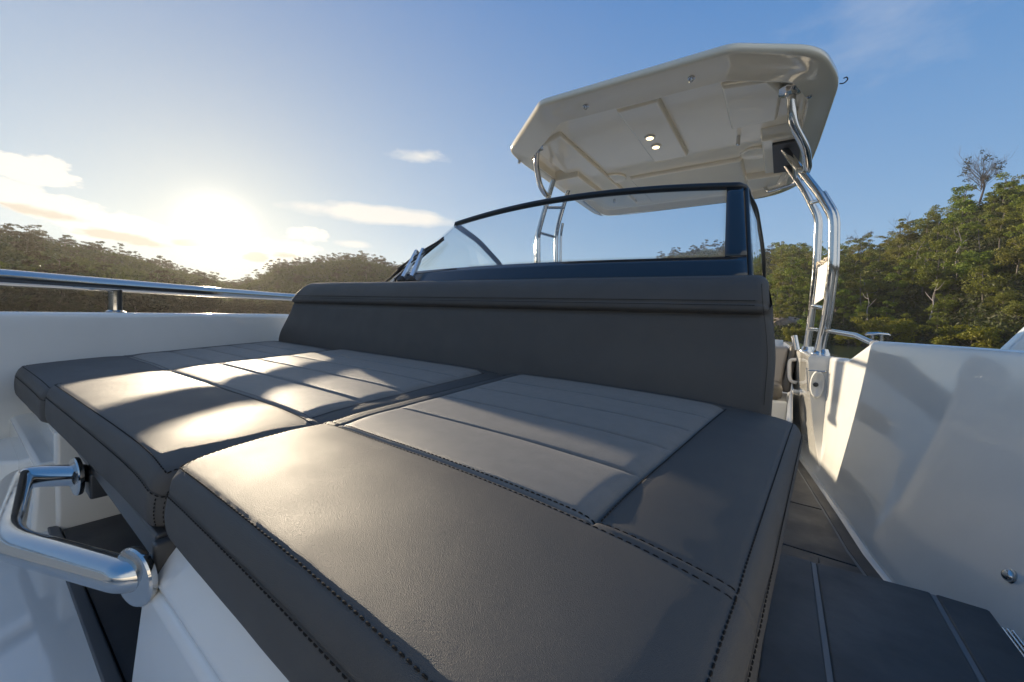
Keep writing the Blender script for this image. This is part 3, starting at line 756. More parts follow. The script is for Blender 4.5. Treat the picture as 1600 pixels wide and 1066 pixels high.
# two wipers parked along the far edge
def off(t, s, d=.02):
    p = ws(t, s); n_ = Vector((0, -.83, .55)); return p + n_*d
for (t0, s0, t1, s1, b0, b1, hook) in ((.105,.02, .028,.46, (.006,.02), (.063,.70), 0), (.150,.02, .060,.47, (.045,.06), (.080,.66), 1)):
    mb = MB(); a, b = off(t0, s0, .03), off(t1, s1, .05); t_ = (b-a).normalized(); sx = Vector((.014,0,0)); sy = Vector((0,-.008,.004))
    mb.add([a-sx-sy, a+sx-sy, a+sx+sy, a-sx+sy, b-sx*.6-sy, b+sx*.6-sy, b+sx*.6+sy, b-sx*.6+sy], [(0,3,2,1),(4,5,6,7),(0,1,5,4),(1,2,6,5),(2,3,7,6),(3,0,4,7)])
    wi = mb.build('wiper_arm', M['alu'], wsn, smooth=0, bevel=.002)
    mb = MB(); mb.lathe([(.022,-.02),(.022,.012),(.016,.02)], a, (0,-.8,.6), 16)
    p0, p1 = off(*b0, .022), off(*b1, .022)
    n = 12
    mb.tube([p0.lerp(p1, k/n) for k in range(n+1)], .005, 6)
    mb.tube([p0.lerp(p1, .12+.76*k/n) + Vector((0,-.012,.008))*sin(pi*k/n) for k in range(n+1)], .006, 6)
    mb.tube([b, p0.lerp(p1, .5) + Vector((0,-.012,.008))], .006, 6)
    mb.tube([p0.lerp(p1, .25)+Vector((.01,-.02,.01)), p0.lerp(p1, .6)+Vector((.03,-.03,.005)), p0.lerp(p1, .95)], .0035, 6)
    mb.build('wiper_blade', M['rubber'], wsn, smooth=50)

# ---------------------------------------------------------------- hardtop
OUT = [(-1.152,1.800,.04),(-.248,1.850,.04),(.060,2.05,.11),(.142,2.33,.10),(.10,3.2,.3),(.040,3.80,.12),(-.16,4.03,.16),(-1.60,4.03,.16),(-1.72,3.9,.14),(-1.70,3.2,.3),(-1.66,2.34,.10),(-1.625,2.18,.06)]
def outline(off_, per=7):
    n = len(OUT); E = []
    for i in range(n):                                  # each edge moved inwards along its normal, more at the front
        a, b = Vector(OUT[i][:2]), Vector(OUT[(i+1) % n][:2]); t = (b-a).normalized(); nn = Vector((-t.y, t.x))
        d = off_*((.60+.40*max(0., nn.y)) if off_ > .08 else 1.); E.append((a+nn*d, t))
    V = []
    for i in range(n):
        (p, t), (q, u) = E[i-1], E[i]; den = t.x*u.y - t.y*u.x; w_ = q-p; k = (w_.x*u.y - w_.y*u.x)/den; V.append(p + t*k)
    out = []
    for i in range(n):
        a, b, c = V[i-1], V[i], V[(i+1) % n]; r_ = max(.015, OUT[i][2] - off_*.35); u = a-b; w_ = c-b
        d0 = min(r_, u.length*.45); d1 = min(r_, w_.length*.45); p0 = b+u.normalized()*d0; p2 = b+w_.normalized()*d1
        for k in range(per+1):
            t = k/per; out.append(p0*(1-t)**2 + b*2*t*(1-t) + p2*t*t)
        nx = V[(i+1) % n]; r2 = max(.015, OUT[(i+1) % n][2] - off_*.35); e_ = nx-b; q0 = nx - e_.normalized()*min(r2, e_.length*.45)
        m = max(1, int((Vector(OUT[(i+1) % n][:2])-Vector(OUT[i][:2])).length/.08))
        for k in range(1, m): out.append(p2.lerp(q0, k/m))
    return out
cenO = sum(outline(0), Vector((0,0)))/len(outline(0))
def ringO(off_, z, cs=0.):
    return [(*(p.lerp(cenO, cs) if cs else p), z) for p in outline(off_)]
ht = MB()
rings = [ringO(.02,1.236,.95), ringO(.02,1.232,.6), ringO(.02,1.218,.25), ringO(.06,1.206), ringO(.025,1.199), ringO(.008,1.193), ringO(.001,1.187), ringO(0,1.182), ringO(0,1.170), ringO(.003,1.161), ringO(.010,1.1555), ringO(.020,1.153),
         ringO(.09,1.147), ringO(.172,1.139), ringO(.178,1.1365), ringO(.183,1.1375), ringO(.186,1.143), ringO(.190,1.178), ringO(.200,1.190), ringO(.220,1.194), ringO(.26,1.194), ringO(.26,1.1945,.3), ringO(.26,1.195,.65), ringO(.26,1.1955,.97)]
ht.loft(rings, close=True, caps=True)
hard = ht.build('hardtop', M['gel_top'], boat, smooth=45)
tag(hard, 'white moulded hardtop with a cream underside and two small lamps')
pan = MB()
def pad(poly, z0, z1, tap=.012):
    c_ = sum((Vector(p) for p in poly), Vector((0,0)))/len(poly)
    lo_ = [Vector(p) + (c_-Vector(p)).normalized()*tap for p in poly]
    n = len(poly); pan.add([(*p, z0) for p in lo_] + [(*p, z1) for p in poly], [tuple(range(n))[::-1], tuple(range(n, 2*n))] + [(i,(i+1) % n,n+(i+1) % n,n+i) for i in range(n)])
pad([(-.83,2.06),(-.60,2.06),(-.60,2.86),(-.83,2.86)], 1.160, 1.20, .022)
pad([(-.33,2.12),(-.13,2.16),(-.07,2.30),(-.10,2.62),(-.33,2.62)], 1.166, 1.20, .02)
pad([(-1.48,2.26),(-1.22,2.16),(-1.22,3.75),(-1.50,3.75)], 1.166, 1.20, .02)
pad([(-1.1,3.10),(-.30,3.10),(-.30,3.75),(-1.1,3.75)], 1.168, 1.20, .02)
pad([(-.19,2.72),(.03,2.72),(.03,3.36),(-.19,3.36)], 1.128, 1.20, .035)
pad([(-1.62,2.72),(-1.36,2.72),(-1.36,3.36),(-1.62,3.36)], 1.128, 1.20, .035)
pad([(-.32,3.45),(-.06,3.45),(-.10,3.72),(-.32,3.72)], 1.150, 1.20, .03)
pan.build('moulded_panel', M['gel_top'], hard, smooth=0, bevel=.012, seg=3)
for y in (2.44, 2.58):
    mb = MB(); mb.lathe([(.030,.006),(.032,.0),(.030,-.006),(.024,-.008)], (-.745,y,1.158), (0,0,1), 20)
    l = mb.build('ceiling_lamp', M['plate'], hard, smooth=40); mb = MB(); mb.lathe([(.022,-.0075),(.021,-.010),(.01,-.012)], (-.745,y,1.158), (0,0,1), 20); mb.build('lamp_lens', M['lamp'], l, smooth=60)
for x, y in ((-.22,3.06), (-1.2,3.06)):
    mb = MB(); mb.lathe([(.095,.01),(.095,-.004),(.088,-.012),(.06,-.009),(.03,-.008)], (x,y,1.190), (0,0,1), 32); mb.build('speaker_ring', M['gel_top'], hard, smooth=40)
for x, y in ((-.93,1.91),(-.42,1.94)):
    mb = MB(); mb.lathe([(.016,.004),(.016,-.003),(.012,-.004)], (x,y,1.1455), (0,0,1), 14); 
    mb.tube([(x+.008*cos(a), y, 1.136+.008*sin(a)) for a in [2*pi*k/10 for k in range(11)]], .0026, 6); mb.build('clip_hook', M['steel'], hard, smooth=50)
for x, y in ((.03,2.36),(-.02,2.55),(-.30,2.75),(-1.36,3.5),(-1.64,2.33)):
    mb = MB(); mb.lathe([(.011,.05),(.011,-.003),(.007,-.007)], (x,y,1.139), (0,0,1), 12); mb.build('ceiling_stud', M['steel'], hard, smooth=40)
for x, y, z in ((.147,2.36,1.175),):
    mb = MB(); mb.tube(catmull([(x-.008,y,z-.01),(x+.008,y,z-.012),(x+.020,y,z),(x+.016,y+.004,z+.014),(x+.006,y,z+.010)], 4), .0028, 6); mb.build('side_hook', M['rubber'], hard, smooth=60)

# legs: two tube frames
def leg_frame(mir, label, paths=None):
    """mir(x, y): maps the walkway-side coordinates to the frame being built"""
    m3 = lambda p: mir(*p)
    def TB(mb, path, r, rad=.05, seg=14): mb.tube(rounded([m3(p) for p in path], rad, 6), r, seg)
    mb = MB()
    F = [(.178,2.86,-.12),(.196,2.80,.10),(.203,2.76,.36),(.186,2.76,.645),(.115,2.80,.80),(-.015,2.86,1.02),(-.075,2.90,1.135)]
    F2 = [(.198,2.86,-.12),(.216,2.80,.10),(.223,2.765,.36),(.206,2.765,.655),(.138,2.805,.80)]
    if paths: F, F2 = paths[0], paths[1]
    TB(mb, F, .0205); TB(mb, F2, .0125)
    B = [(.140,3.20,-.12),(.146,3.17,.10),(.150,3.15,.40),(.138,3.14,.735),(.06,3.16,.92),(-.06,3.20,1.135)]
    B2 = [(.152,3.215,-.12),(.160,3.185,.10),(.165,3.16,.40),(.153,3.15,.74),(.08,3.17,.90)]
    if paths: B, B2 = paths[2], paths[3]
    TB(mb, B, .0185); TB(mb, B2, .0115)
    fr_ = mb.build('hardtop_leg', M['steel'], boat, smooth=60); tag(fr_, label)
    for a, b in paths[4] if paths else (((.20,2.79,.14),(.150,3.165,.18)), ((.199,2.82,.02),(.147,3.18,.03)), ((.135,2.79,.755),(.095,3.15,.84)), ((-.005,2.85,1.0),(.0,3.18,1.02))):
        mb = MB(); mb.tube([m3(a), m3(b)], .0125, 10); mb.build('rung', M['steel'], fr_, smooth=60)
    mb = MB()
    TB(mb, paths[5] if paths else [(-.045,2.33,1.185),(-.030,2.36,1.03),(.035,2.46,.93),(.055,2.62,.88),(.02,2.83,.955)], .0195, .05)
    mb.build('forward_strut', M['steel'], fr_, smooth=60)
    mb = MB(); mb.lathe([(.062,.0),(.062,-.006),(.052,-.010),(.026,-.016),(.021,-.03)], m3(paths[5][0] if paths else (-.045,2.33,1.178)), (0,0,1), 28); mb.build('ceiling_flange', M['steel'], fr_, smooth=50)
    for p in [(q_[0][0], q_[0][1], q_[0][2]+.003) for q_ in paths[:4]] if paths else ((.178,2.86,-.117),(.205,2.86,-.117),(.140,3.20,-.117),(.158,3.22,-.117)): mb = MB(); mb.lathe([(.034,-.004),(.034,.003),(.028,.012),(.022,.03)], m3(p), (0,0,1), 18); mb.build('foot_flange', M['steel'], fr_, smooth=50)
    return fr_
lr = leg_frame(lambda x, y, z: Vector((x, y, z)), 'stainless tube legs standing on the walkway bulwark')
ll = leg_frame(lambda x, y, z: Vector((x, y, z)), 'stainless tube legs on the far side of the console', [
    [(-1.69,2.82,-.12),(-1.71,2.79,.30),(-1.722,2.765,.72),(-1.69,2.76,.83),(-1.578,2.73,1.135)], [(-1.72,2.83,-.12),(-1.74,2.80,.30),(-1.752,2.78,.70),(-1.715,2.77,.80)],
    [(-1.69,3.10,-.12),(-1.71,3.09,.40),(-1.722,3.08,.80),(-1.69,3.06,.90),(-1.584,3.00,1.135)], [(-1.65,3.11,-.12),(-1.67,3.10,.40),(-1.682,3.09,.79),(-1.66,3.075,.88)],
    (((-1.722,2.77,.74),(-1.722,3.08,.76)), ((-1.71,2.80,.20),(-1.71,3.09,.22)), ((-1.65,2.75,.93),(-1.64,3.03,1.0))),
    [(-1.448,2.26,1.178),(-1.500,2.34,1.10),(-1.535,2.46,1.00),(-1.56,2.58,.975),(-1.615,2.735,1.01)]])
mb = MB(); mb.box((-.125,2.80,1.112), (.015,3.30,1.129)); pl = mb.build('mounting_plate', M['dash'], hard, smooth=0, bevel=.003)
mb = MB(); mb.tube(rounded([(-.19,3.70,1.152),(-.17,3.66,1.10),(-.02,3.56,1.10),(.07,3.42,1.12),(.08,3.40,1.15)], .03, 5), .012, 10); mb.build('overhead_grab_rail', M['steel'], hard, smooth=60)
mb = MB(); mb.tube([(.205,2.815,.022),(.30,2.52,.0),(.345,2.36,-.035)], .0125, 10); mb.lathe([(.02,0),(.02,.005)], (.345,2.36,-.035), (.2,-1,0), 12); mb.build('side_rail', M['steel'], boat, smooth=60)
mb = MB(); mb.tube([(.095,3.35,-.12),(.072,3.36,-.02)], .019, 14); mb.build('rod_holder', M['steel'], boat, smooth=50)
# white card hung between the legs
root = thing('hanging_card', (.175,2.97,.20), 'blank off-white plastic card tied with pale rope between the hardtop legs', 'card')
mb = MB(); mb.hexa([(.192,2.86,.215),(.198,2.86,.215),(.160,3.10,.185),(.154,3.10,.185)], [(.196,2.86,.430),(.202,2.86,.430),(.164,3.10,.415),(.158,3.10,.415)]); mb.build('card', M['plate'], root, smooth=0, bevel=.002)
mb = MB(); rp = []
for k in range(40):
    t = k/39; rp.append((.205-.052*t + .006*sin(k*1.9), 2.80+.35*t, .452-.008*t + .010*sin(k*1.3) - .03*sin(pi*t)*.3))
mb.tube(rp, .006, 6)
for t in (.05, .5, .93): mb.tube([(.203-.052*t, 2.80+.35*t, .45), (.198-.046*t, 2.84+.29*t, .415)], .004, 6)
mb.build('rope', M['rope'], root, smooth=60)

# seats aft of the coaming
def puff_box(mb, lo, hi, r, dy=0.):
    pass
root = thing('cockpit_seat', (-.15,3.5,-.5), 'beige cockpit seat with dark piping behind the lounge backrest', 'seat')
mb = MB(); mb.hexa([(-.42,3.30,-.40),(.02,3.30,-.40),(.02,3.62,-.40),(-.42,3.62,-.40)], [(-.42,3.42,-.105),(.055,3.42,-.105),(.055,3.62,-.105),(-.42,3.62,-.105)]); mb.build('backrest', M['beige'], root, smooth=0, bevel=.028, seg=4)
mb = MB(); mb.hexa([(.024,3.28,-.42),(.075,3.28,-.42),(.085,3.66,-.42),(.024,3.66,-.42)], [(.057,3.40,-.092),(.098,3.40,-.092),(.098,3.66,-.092),(.057,3.66,-.092)]); mb.build('side_bolster', M['olive'], root, smooth=0, bevel=.018, seg=4)
mb = MB(); mb.hexa([(-.42,3.02,-.44),(.03,3.02,-.44),(.03,3.30,-.44),(-.42,3.30,-.44)], [(-.42,3.0,-.34),(.03,3.0,-.34),(.02,3.28,-.34),(-.42,3.28,-.34)]); mb.build('seat', M['olive'], root, smooth=0, bevel=.03, seg=4)
mb = MB(); mb.prism([(-.45,3.03),(.06,3.03),(.085,3.7),(-.45,3.7)], -.762, -.445); mb.build('seat_box', M['gel'], root, smooth=0, bevel=.015)
# ---------------------------------------------------------------- left handrail
def rail_pt(y):
    x, z = interp(L_TOP, y); return Vector((x - .095, y, .058 + .030*(y/1.3)))
mb = MB(); mb.tube([rail_pt(-1.3 + 3.9*k/40) for k in range(41)] , .0265, 20)
hr = mb.build('handrail', M['steel'], boat, smooth=60)
tag(hr, 'polished stainless handrail along the far bulwark')
for y in (-.75, .352, 1.5, 2.5):
    p = rail_pt(y); zt = interp(L_TOP, y)[1]
    mb = MB(); mb.tube([(p.x, p.y, zt-.01), (p.x, p.y, p.z-.01)], .021, 16); mb.lathe([(.03,0),(.03,.004),(.024,.008),(.018,.012)], (p.x,p.y,zt-.002), (0,0,1), 20)
    mb.build('stanchion', M['steel'], hr, smooth=50)

# ---------------------------------------------------------------- water and hills
ZW = -1.5
mb = MB(); mb.add([(-440,-440,ZW),(440,-440,ZW),(440,440,ZW),(-440,440,ZW)], [(0,1,2,3)])
wa = mb.build('water', M['water'], smooth=0, fix=False); tag(wa, 'dark green sheltered estuary water', 'water', kind='structure')
# azimuth (deg from +Y, + to the right), ridge elevation (with trees), shore radius, ridge radius, tree height there
HT = [(-180,4.5,120,240,4),(-120,5.5,80,200,4.5),(-100,7.2,60,160,4.),(-88,6.8,58,165,4.),(-84.4,6.5,60,170,4.),(-80,5.8,64,185,4.),(-75,4.4,78,230,4.),(-70.7,3.4,95,250,4.),(-68.5,4.6,100,230,4.),(-66.8,6.1,100,205,4.),(-61.8,7.5,98,195,4.),(-57.1,8.6,95,190,4.),(-52,7.6,95,190,4.),(-44,5.0,95,210,4),(-22,5.2,110,280,4),(-17.2,9.0,110,270,4),(-13.9,10.3,100,265,3.5),(-9.2,11.2,90,255,3.5),(-3.5,11.0,76,235,4),(1.1,10.4,72,190,5),(5,10.5,76,160,5.5),(9,11.9,80,140,5.5),(11.2,13.2,80,130,5.5),(14,14.9,76,122,5.5),(16.9,16.2,70,118,6),(25,17,62,115,6),(40,15,60,125,6),(70,9,80,200,5),(110,6,120,260,4),(180,4.5,120,240,4)]
def ground(az, r):
    el, rs, rr, th = interp(HT, az)
    H = rr*math.tan(R(el)) - th
    t = (r-rs)/(rr-rs)
    x, y = r*sin(R(az)), r*cos(R(az))
    nb_ = 2.2*mnoise.noise((x*.035, y*.035, 1.)) + .9*mnoise.noise((x*.1, y*.1, 5.))
    if t < 0: return ZW - .9 + max(-1., t*2)
    if t < 1: return ZW - .3 + (H - ZW)*(t**.92) + nb_*min(1, t*3)*(1 - .75*sstep((t-.7)/.3))
    return ZW - .3 + (H - ZW)*(1 - .25*sstep((t-1)/.8)) + nb_*.25
mb = MB(); secs = []
azs = [-180 + 1.25*k for k in range(289)]
for az in azs:
    el, rs, rr, th = interp(HT, az); row = []
    for k in range(30):
        t = -.06 + 1.5*k/29
        r = rs + (rr-rs)*t; row.append((r*sin(R(az)), r*cos(R(az)), ground(az, r)))
    r = rr*1.84 if rr*1.84 < 420 else 420; row.append((r*sin(R(az)), r*cos(R(az)), ZW-2))
    secs.append(row)
mb.loft(secs); hl = mb.build('hills', M['soil'], smooth=180); tag(hl, 'steep wooded hills around the estuary', 'hills', kind='structure')

# ---------------------------------------------------------------- trees
def leafquads(mb, c, rx, rz, n, size, rg, mi=0):
    for _ in range(n):
        while True:
            p = Vector((rg.uniform(-1,1), rg.uniform(-1,1), rg.uniform(-1,1)))
            if .25 < p.length < 1: break
        p = Vector((p.x*rx, p.y*rx, p.z*rz)) + c
        d = Vector((rg.gauss(0,1), rg.gauss(0,1), rg.gauss(.5,1))).normalized(); e1 = d.orthogonal().normalized(); e2 = d.cross(e1)
        a = rg.random()*6.28; e1, e2 = e1*cos(a)+e2*sin(a), e2*cos(a)-e1*sin(a); s = size*rg.uniform(.6,1.25)
        mb.add([p - e1*s, p + e2*s*.42 + d*s*.15, p + e1*s, p - e2*s*.42], [(0,1,2,3)], mi)
def tree_proto(name, seed, h, spread, ncl, nleaf, size, clr, leaf, bark, trunkr=.14, base=.35, limbs=6, flat=.55, lean=.2):
    rg = random.Random(seed)
    root = bpy.data.objects.new(name, None); WLOC[root] = Vector()
    tb = MB(); top = Vector((rg.uniform(-lean,lean)*h*.4, rg.uniform(-lean,lean)*h*.4, h*.8))
    mid = top*.5 + Vector((rg.uniform(-.3,.3), rg.uniform(-.3,.3), 0))*h*.08
    tr = catmull([(0,0,-.6), mid*.5 + Vector((rg.uniform(-.1,.1), 0, 0)), mid, top], 4)
    tb.tube(tr, [trunkr*(1-.75*i/(len(tr)-1)) for i in range(len(tr))], 6)
    tips = []
    for k in range(limbs):
        f_ = base + (1-base)*(k+.3)/limbs; i = min(len(tr)-1, int(f_*(len(tr)-1))); p = tr[i]
        a = k*2.4 + rg.uniform(-.5,.5); L = spread*rg.uniform(.55,1.0)*(1.05-.45*f_)
        e = p + Vector((cos(a)*L, sin(a)*L, L*rg.uniform(.25,.8))); m_ = p.lerp(e, .5) + Vector((0,0,L*.12))
        pts = catmull([p, m_, e], 3); tb.tube(pts, [trunkr*.42*(1-.75*j/(len(pts)-1)) for j in range(len(pts))], 5); tips += [e, m_.lerp(e, .5)]
    tips.append(top)
    cb = MB()
    for k in range(ncl):
        t = tips[k % len(tips)]; c_ = t + Vector((rg.gauss(0,.32), rg.gauss(0,.32), rg.gauss(.1,.22)))*spread*.55
        r_ = clr*rg.uniform(.6,1.25); leafquads(cb, c_, r_, r_*flat, nleaf, size, rg)
    def mk(nm, b, mt):
        me = bpy.data.meshes.new(nm); me.from_pydata(b.v, [], b.f); me.materials.append(mt); me.update(); return bpy.data.objects.new(nm, me)
    parts = [mk('trunk', tb, M[bark])]
    if ncl: parts.append(mk('crown', cb, M[leaf]))
    return parts
def plant(parts, name, loc, s, rz, label, cat, group, sz=None):
    r_ = bpy.data.objects.new(name, None); col.objects.link(r_); r_.location = loc; r_.rotation_euler = (0,0,rz); r_.scale = (s, s, sz or s)
    tag(r_, label, cat, group)
    for p in parts:
        c_ = p.copy(); c_.name = p.name; col.objects.link(c_); c_.parent = r_
    return r_
def at(az, r): return (r*sin(R(az)), r*cos(R(az)), ground(az, r))
PR = [tree_proto('tree', 10+i, h, sp, ncl, int(nl*3.0), .175, cr, 'leaf', 'bark', .13, .55 if h > 7 else .3, 7, fl_) for i, (h, sp, ncl, nl, cr, fl_) in enumerate([(6.2,2.5,24,34,.9,.5),(8.6,2.1,18,34,.85,.55),(5.2,2.6,26,34,1.0,.5),(6.6,2.9,26,30,.9,.42),(5.8,2.2,18,34,1.0,.7),(7.8,2.6,14,36,.8,.4)])]
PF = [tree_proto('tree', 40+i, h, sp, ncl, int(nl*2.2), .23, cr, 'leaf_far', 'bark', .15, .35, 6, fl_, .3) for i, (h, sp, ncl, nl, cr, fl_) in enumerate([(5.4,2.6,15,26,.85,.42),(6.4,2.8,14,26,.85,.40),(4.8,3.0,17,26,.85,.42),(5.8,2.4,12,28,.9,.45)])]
tr_ = random.Random(21)
placed = []
def free(x, y, d):
    for a, b in placed:
        if (a-x)**2 + (b-y)**2 < d*d: return False
    placed.append((x, y)); return True
nr = 0; tries = 0
LR = 'green sunlit eucalypt in the dense forest on the steep right-hand hillside'
while nr < 150 and tries < 20000:
    tries += 1
    az = tr_.uniform(-1, 20.5); el, rs, rr, th = interp(HT, az); t = tr_.random()**1.15; r = rs + 3 + (rr-rs+3)*t
    p = at(az, r)
    if not free(p[0], p[1], 3.2 + 1.5*t): continue
    s = tr_.uniform(.75, 1.2)*(.62 if t < .12 else 1)
    if t > .85: s *= .85
    plant(tr_.choice(PR), 'eucalypt_tree', p, s, tr_.random()*6.28, LR, 'tree', 'eucalypts on the right hillside', s*tr_.uniform(.85,1.15)); nr += 1
nm_ = 0; tries = 0
while nm_ < 24 and tries < 4000:
    tries += 1; az = tr_.uniform(-18, -1); el, rs, rr, th = interp(HT, az); r = rr*tr_.uniform(.80, 1.02); p = at(az, r)
    if not free(p[0], p[1], 4.): continue
    plant(tr_.choice(PF), 'eucalypt_tree', p, tr_.uniform(.75,1.15), tr_.random()*6.28, 'small dark eucalypt on the distant ridge seen past the windscreen', 'tree', 'eucalypts on the distant ridge'); nm_ += 1
nl_ = 0; tries = 0
LL = 'hazy backlit eucalypt on the left-hand ridge under the sun'
while nl_ < 122 and tries < 20000:
    tries += 1; az = tr_.uniform(-91, -50); el, rs, rr, th = interp(HT, az)
    t = tr_.uniform(.93, 1.0) if nl_ < 88 else tr_.random(); r = rs + 8 + (rr-rs-8)*t; p = at(az, r)
    if not free(p[0], p[1], 2.2 if nl_ < 88 else 5.): continue
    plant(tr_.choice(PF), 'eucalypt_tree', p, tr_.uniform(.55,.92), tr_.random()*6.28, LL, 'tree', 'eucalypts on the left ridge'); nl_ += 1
PM = [tree_proto('tree', 70+i, 2.6, 2.0, 26, 30, .26, .7, 'leaf_far', 'bark', .08, .15, 7, .6) for i in range(3)]
nm2 = 0; tries = 0
while nm2 < 60 and tries < 5000:
    tries += 1; az = tr_.uniform(-91, -60); el, rs, rr, th = interp(HT, az); r = rs + tr_.uniform(-2, 7); p = at(az, r)
    if not free(p[0], p[1], 2.0): continue
    p = (p[0], p[1], max(p[2], ZW-.2)); plant(tr_.choice(PM), 'mangrove_tree', p, tr_.uniform(.8,1.25), tr_.random()*6.28, 'low dark mangrove at the water edge below the left ridge', 'tree', 'mangroves along the left shore'); nm2 += 1
# yellow-green mangroves on the right shore
PY = tree_proto('tree', 91, 3.0, 2.7, 44, 80, .18, .75, 'leaf_y', 'bark', .09, .12, 9, .55)
for az, r, s, sz, lab in ((9.3,76,1.08,1.25,'rounded yellow-green mangrove on the shore behind the steel cleat'), (14.9,73,1.15,1.0,'wide yellow-green mangrove on the shore near the right edge'), (6.2,74,.6,.6,'small yellow-green mangrove beside the hardtop legs on the shore'), (1.2,70,.6,.7,'small yellow-green mangrove at the shore left of the hardtop legs')):
    p = at(az, r); plant(PY, 'mangrove_tree', (p[0], p[1], ZW-.1), s, az, lab, 'tree', None, sz)
# bare twiggy tree on the skyline
def bare(seed, h, spread, n, mat, tuft=0, fan=.6):
    rg = random.Random(seed); tb = MB()
    tb.tube([(0,0,-.5),(.05*h,0,.25*h),(.0,0,.45*h)], [.06*h**.5,.045*h**.5,.03*h**.5], 6)
    cb = MB()
    for k in range(n):
        a = rg.random()*6.28; z0 = rg.uniform(.15,.45)*h; L = spread*rg.uniform(.5,1)
        e = Vector((cos(a)*L*fan, sin(a)*L*fan, z0 + L*rg.uniform(.25,1.0))); s0 = Vector((0,0,z0)); m_ = s0.lerp(e, .5) + Vector((rg.uniform(-.2,.2), rg.uniform(-.2,.2), .1))*L*.5
        tb.tube(catmull([s0, m_, e], 3), [.030,.028,.024,.02,.016,.012,.008], 4)
        for j in range(5):
            b_ = m_.lerp(e, rg.random()); tb.tube([b_, b_ + Vector((rg.uniform(-.4,.4), rg.uniform(-.4,.4), rg.uniform(.2,.9)))*L*.4], [.014,.006], 3)
        if tuft and k % 2 == 0: leafquads(cb, e*.9, .5, .35, tuft, .2, rg)
    def mk(nm, b, mt):
        me = bpy.data.meshes.new(nm); me.from_pydata(b.v, [], b.f); me.materials.append(mt); me.update(); return bpy.data.objects.new(nm, me)
    out = [mk('trunk', tb, mat)]
    if tuft: out.append(mk('crown', cb, M['leaf_far']))
    return out
def skyp(az, k=.97):
    el, rs, rr, th = interp(HT, az); return at(az, rs+(rr-rs)*k)
p = skyp(14.6); plant(bare(5, 10.5, 6.5, 80, M['twig'], 14, .55), 'bare_tree', (p[0],p[1],p[2]+1.5), 1.0, .4, 'tall half-bare twiggy tree standing out on the skyline at upper right', 'tree', None)
p = skyp(6.3); plant(bare(6, 8, 4.5, 22, M['twig'], 22, .75), 'sparse_tree', (p[0],p[1],p[2]+1.0), 1.0, .2, 'sparse dark tree with open tufts on the skyline right of the hardtop legs', 'tree', None)
p = skyp(9.4); plant(bare(8, 8, 4.5, 12, M['twig'], 0, .6), 'bare_tree', (p[0],p[1],p[2]+1.5), .9, 1.2, 'small leafless tree on the skyline between the sparse tree and the tall bare one', 'tree', None)
for az, k, s, rz, lab in ((11.0,.55,1.0,.5,'pale dead forked tree in the middle of the green hillside'), (7.6,.12,.8,2.2,'pale curved dead trunk low on the hillside above the cleat'), (13.6,.42,1.1,4.0,'thin pale dead trunk high in the right part of the forest'), (12.2,.14,.9,5.2,'pale leaning dead trunk just above the wide yellow mangrove')):
    rg = random.Random(int(az*10)); tb = MB()
    tb.tube(catmull([(0,0,-.5),(.35,0,1.8),(-.1,.2,3.4),(.8,0,5.6)], 4), [.12-.0085*i for i in range(13)], 6)
    tb.tube(catmull([(.0,.1,2.6),(-.9,.0,3.6),(-1.6,.2,4.2)], 3), [.06,.055,.05,.045,.035,.025,.015], 5); tb.tube(catmull([(.2,.1,4.2),(1.1,.0,4.6),(1.7,.1,5.6)], 3), [.05,.045,.04,.035,.03,.02,.012], 5)
    me = bpy.data.meshes.new('trunk'); me.from_pydata(tb.v, [], tb.f); me.materials.append(M['dead']); o = bpy.data.objects.new('dead_tree', me)
    p = at(az, interp(HT, az)[1] + (interp(HT, az)[2]-interp(HT, az)[1])*k); col.objects.link(o); o.location = (p[0]-1.2*sin(R(az)), p[1]-1.2*cos(R(az)), p[2]+.8); o.scale = (s, s, s); o.rotation_euler = (0,0,rz); tag(o, lab, 'tree')
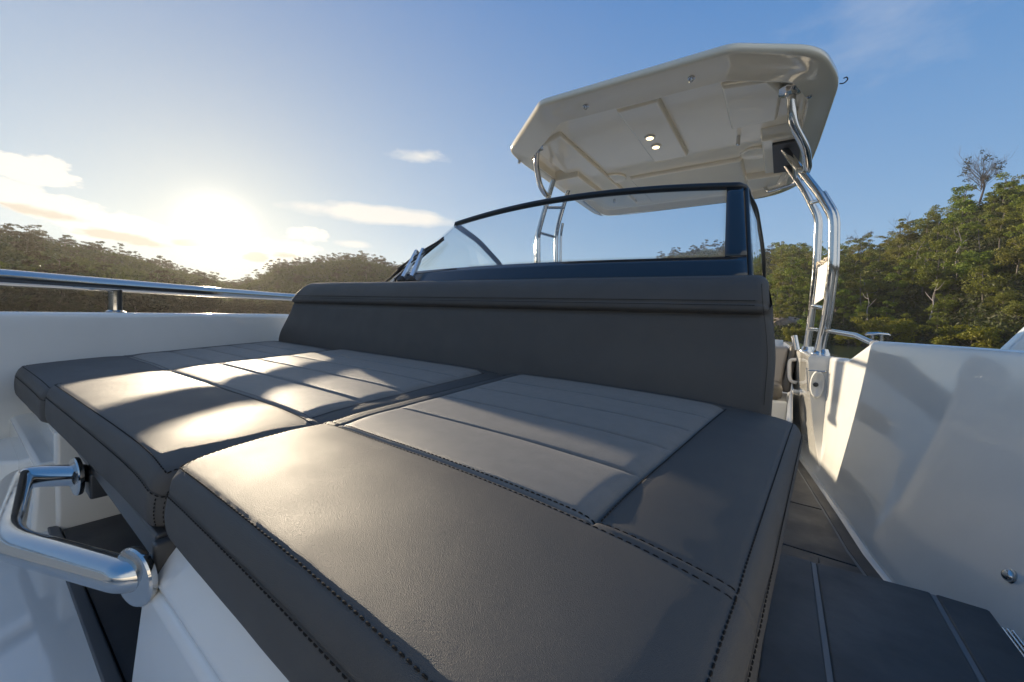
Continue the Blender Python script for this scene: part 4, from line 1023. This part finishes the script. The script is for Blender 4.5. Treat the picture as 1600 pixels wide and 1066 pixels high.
# scrub between the trees: nobody could count it
mb = MB(); sg = random.Random(9)
for k in range(21000):
    az = sg.uniform(-20, 21); el, rs, rr, th = interp(HT, az); r = rs + (rr-rs)*1.02*sg.random(); x, y, z = at(az, r)
    leafquads(mb, Vector((x, y, max(z, ZW)+.55*sg.random())), .9, .6, 6, .30, sg)
for k in range(16500):
    az = sg.uniform(-92, -46); el, rs, rr, th = interp(HT, az); r = rs + (rr-rs)*1.02*sg.random(); x, y, z = at(az, r)
    leafquads(mb, Vector((x, y, max(z, ZW)+.9*sg.random())), 1.3, .9, 6, .42, sg)
sc_ = mb.build('scrub_undergrowth', M['scrub'], smooth=0, fix=False); tag(sc_, 'dense green scrub covering the hillsides between the trees', 'undergrowth', kind='stuff')
# rocks at the water line
for i, (az, dr_, s, lab) in enumerate(((8.0,-1.,1.6,'brown sandstone boulder on the shore just left of the cleat'), (11.6,-.5,1.2,'low sandstone rock on the shore between the two yellow mangroves'), (0.2,9,2.6,'sandstone ledge among the trees beside the lounge backrest'))):
    rs = interp(HT, az)[1]; p = at(az, rs+dr_); bm = bmesh.new(); bmesh.ops.create_icosphere(bm, subdivisions=3, radius=1.)
    for v in bm.verts: v.co = Vector((v.co.x*s, v.co.y*s*.8, v.co.z*s*.5)) * (1 + .35*mnoise.noise(v.co*1.3 + Vector((i*9,0,0))) + .12*mnoise.noise(v.co*4))
    me = bpy.data.meshes.new('shore_rock'); bm.to_mesh(me); bm.free(); me.materials.append(M['rock']); o = bpy.data.objects.new('shore_rock', me); col.objects.link(o); o.location = (p[0], p[1], max(p[2], ZW+.1)+.1); tag(o, lab, 'rock')

# ---------------------------------------------------------------- haze in the air
m, nt, out = new_mat('sunlit haze')
pv = N(nt, 'ShaderNodeVolumePrincipled'); pv.inputs['Color'].default_value = (.97, .91, .82, 1); pv.inputs['Density'].default_value = HAZE; pv.inputs['Anisotropy'].default_value = .4
nt.links.new(pv.outputs[0], out.inputs['Volume'])
mb = MB(); mb.box((-470,-470,-5), (470,470,62)); hz = mb.build('haze', m, smooth=0); tag(hz, 'thin sunlit haze over the estuary and hills', 'haze', kind='stuff')

# ---------------------------------------------------------------- render settings
scene.view_settings.view_transform = 'Standard'; scene.view_settings.look = 'None'; scene.view_settings.gamma = 1; scene.view_settings.exposure = 0.9
scene.render.engine = 'CYCLES'
scene.cycles.max_bounces = 8; scene.cycles.transparent_max_bounces = 16; scene.cycles.use_denoising = True
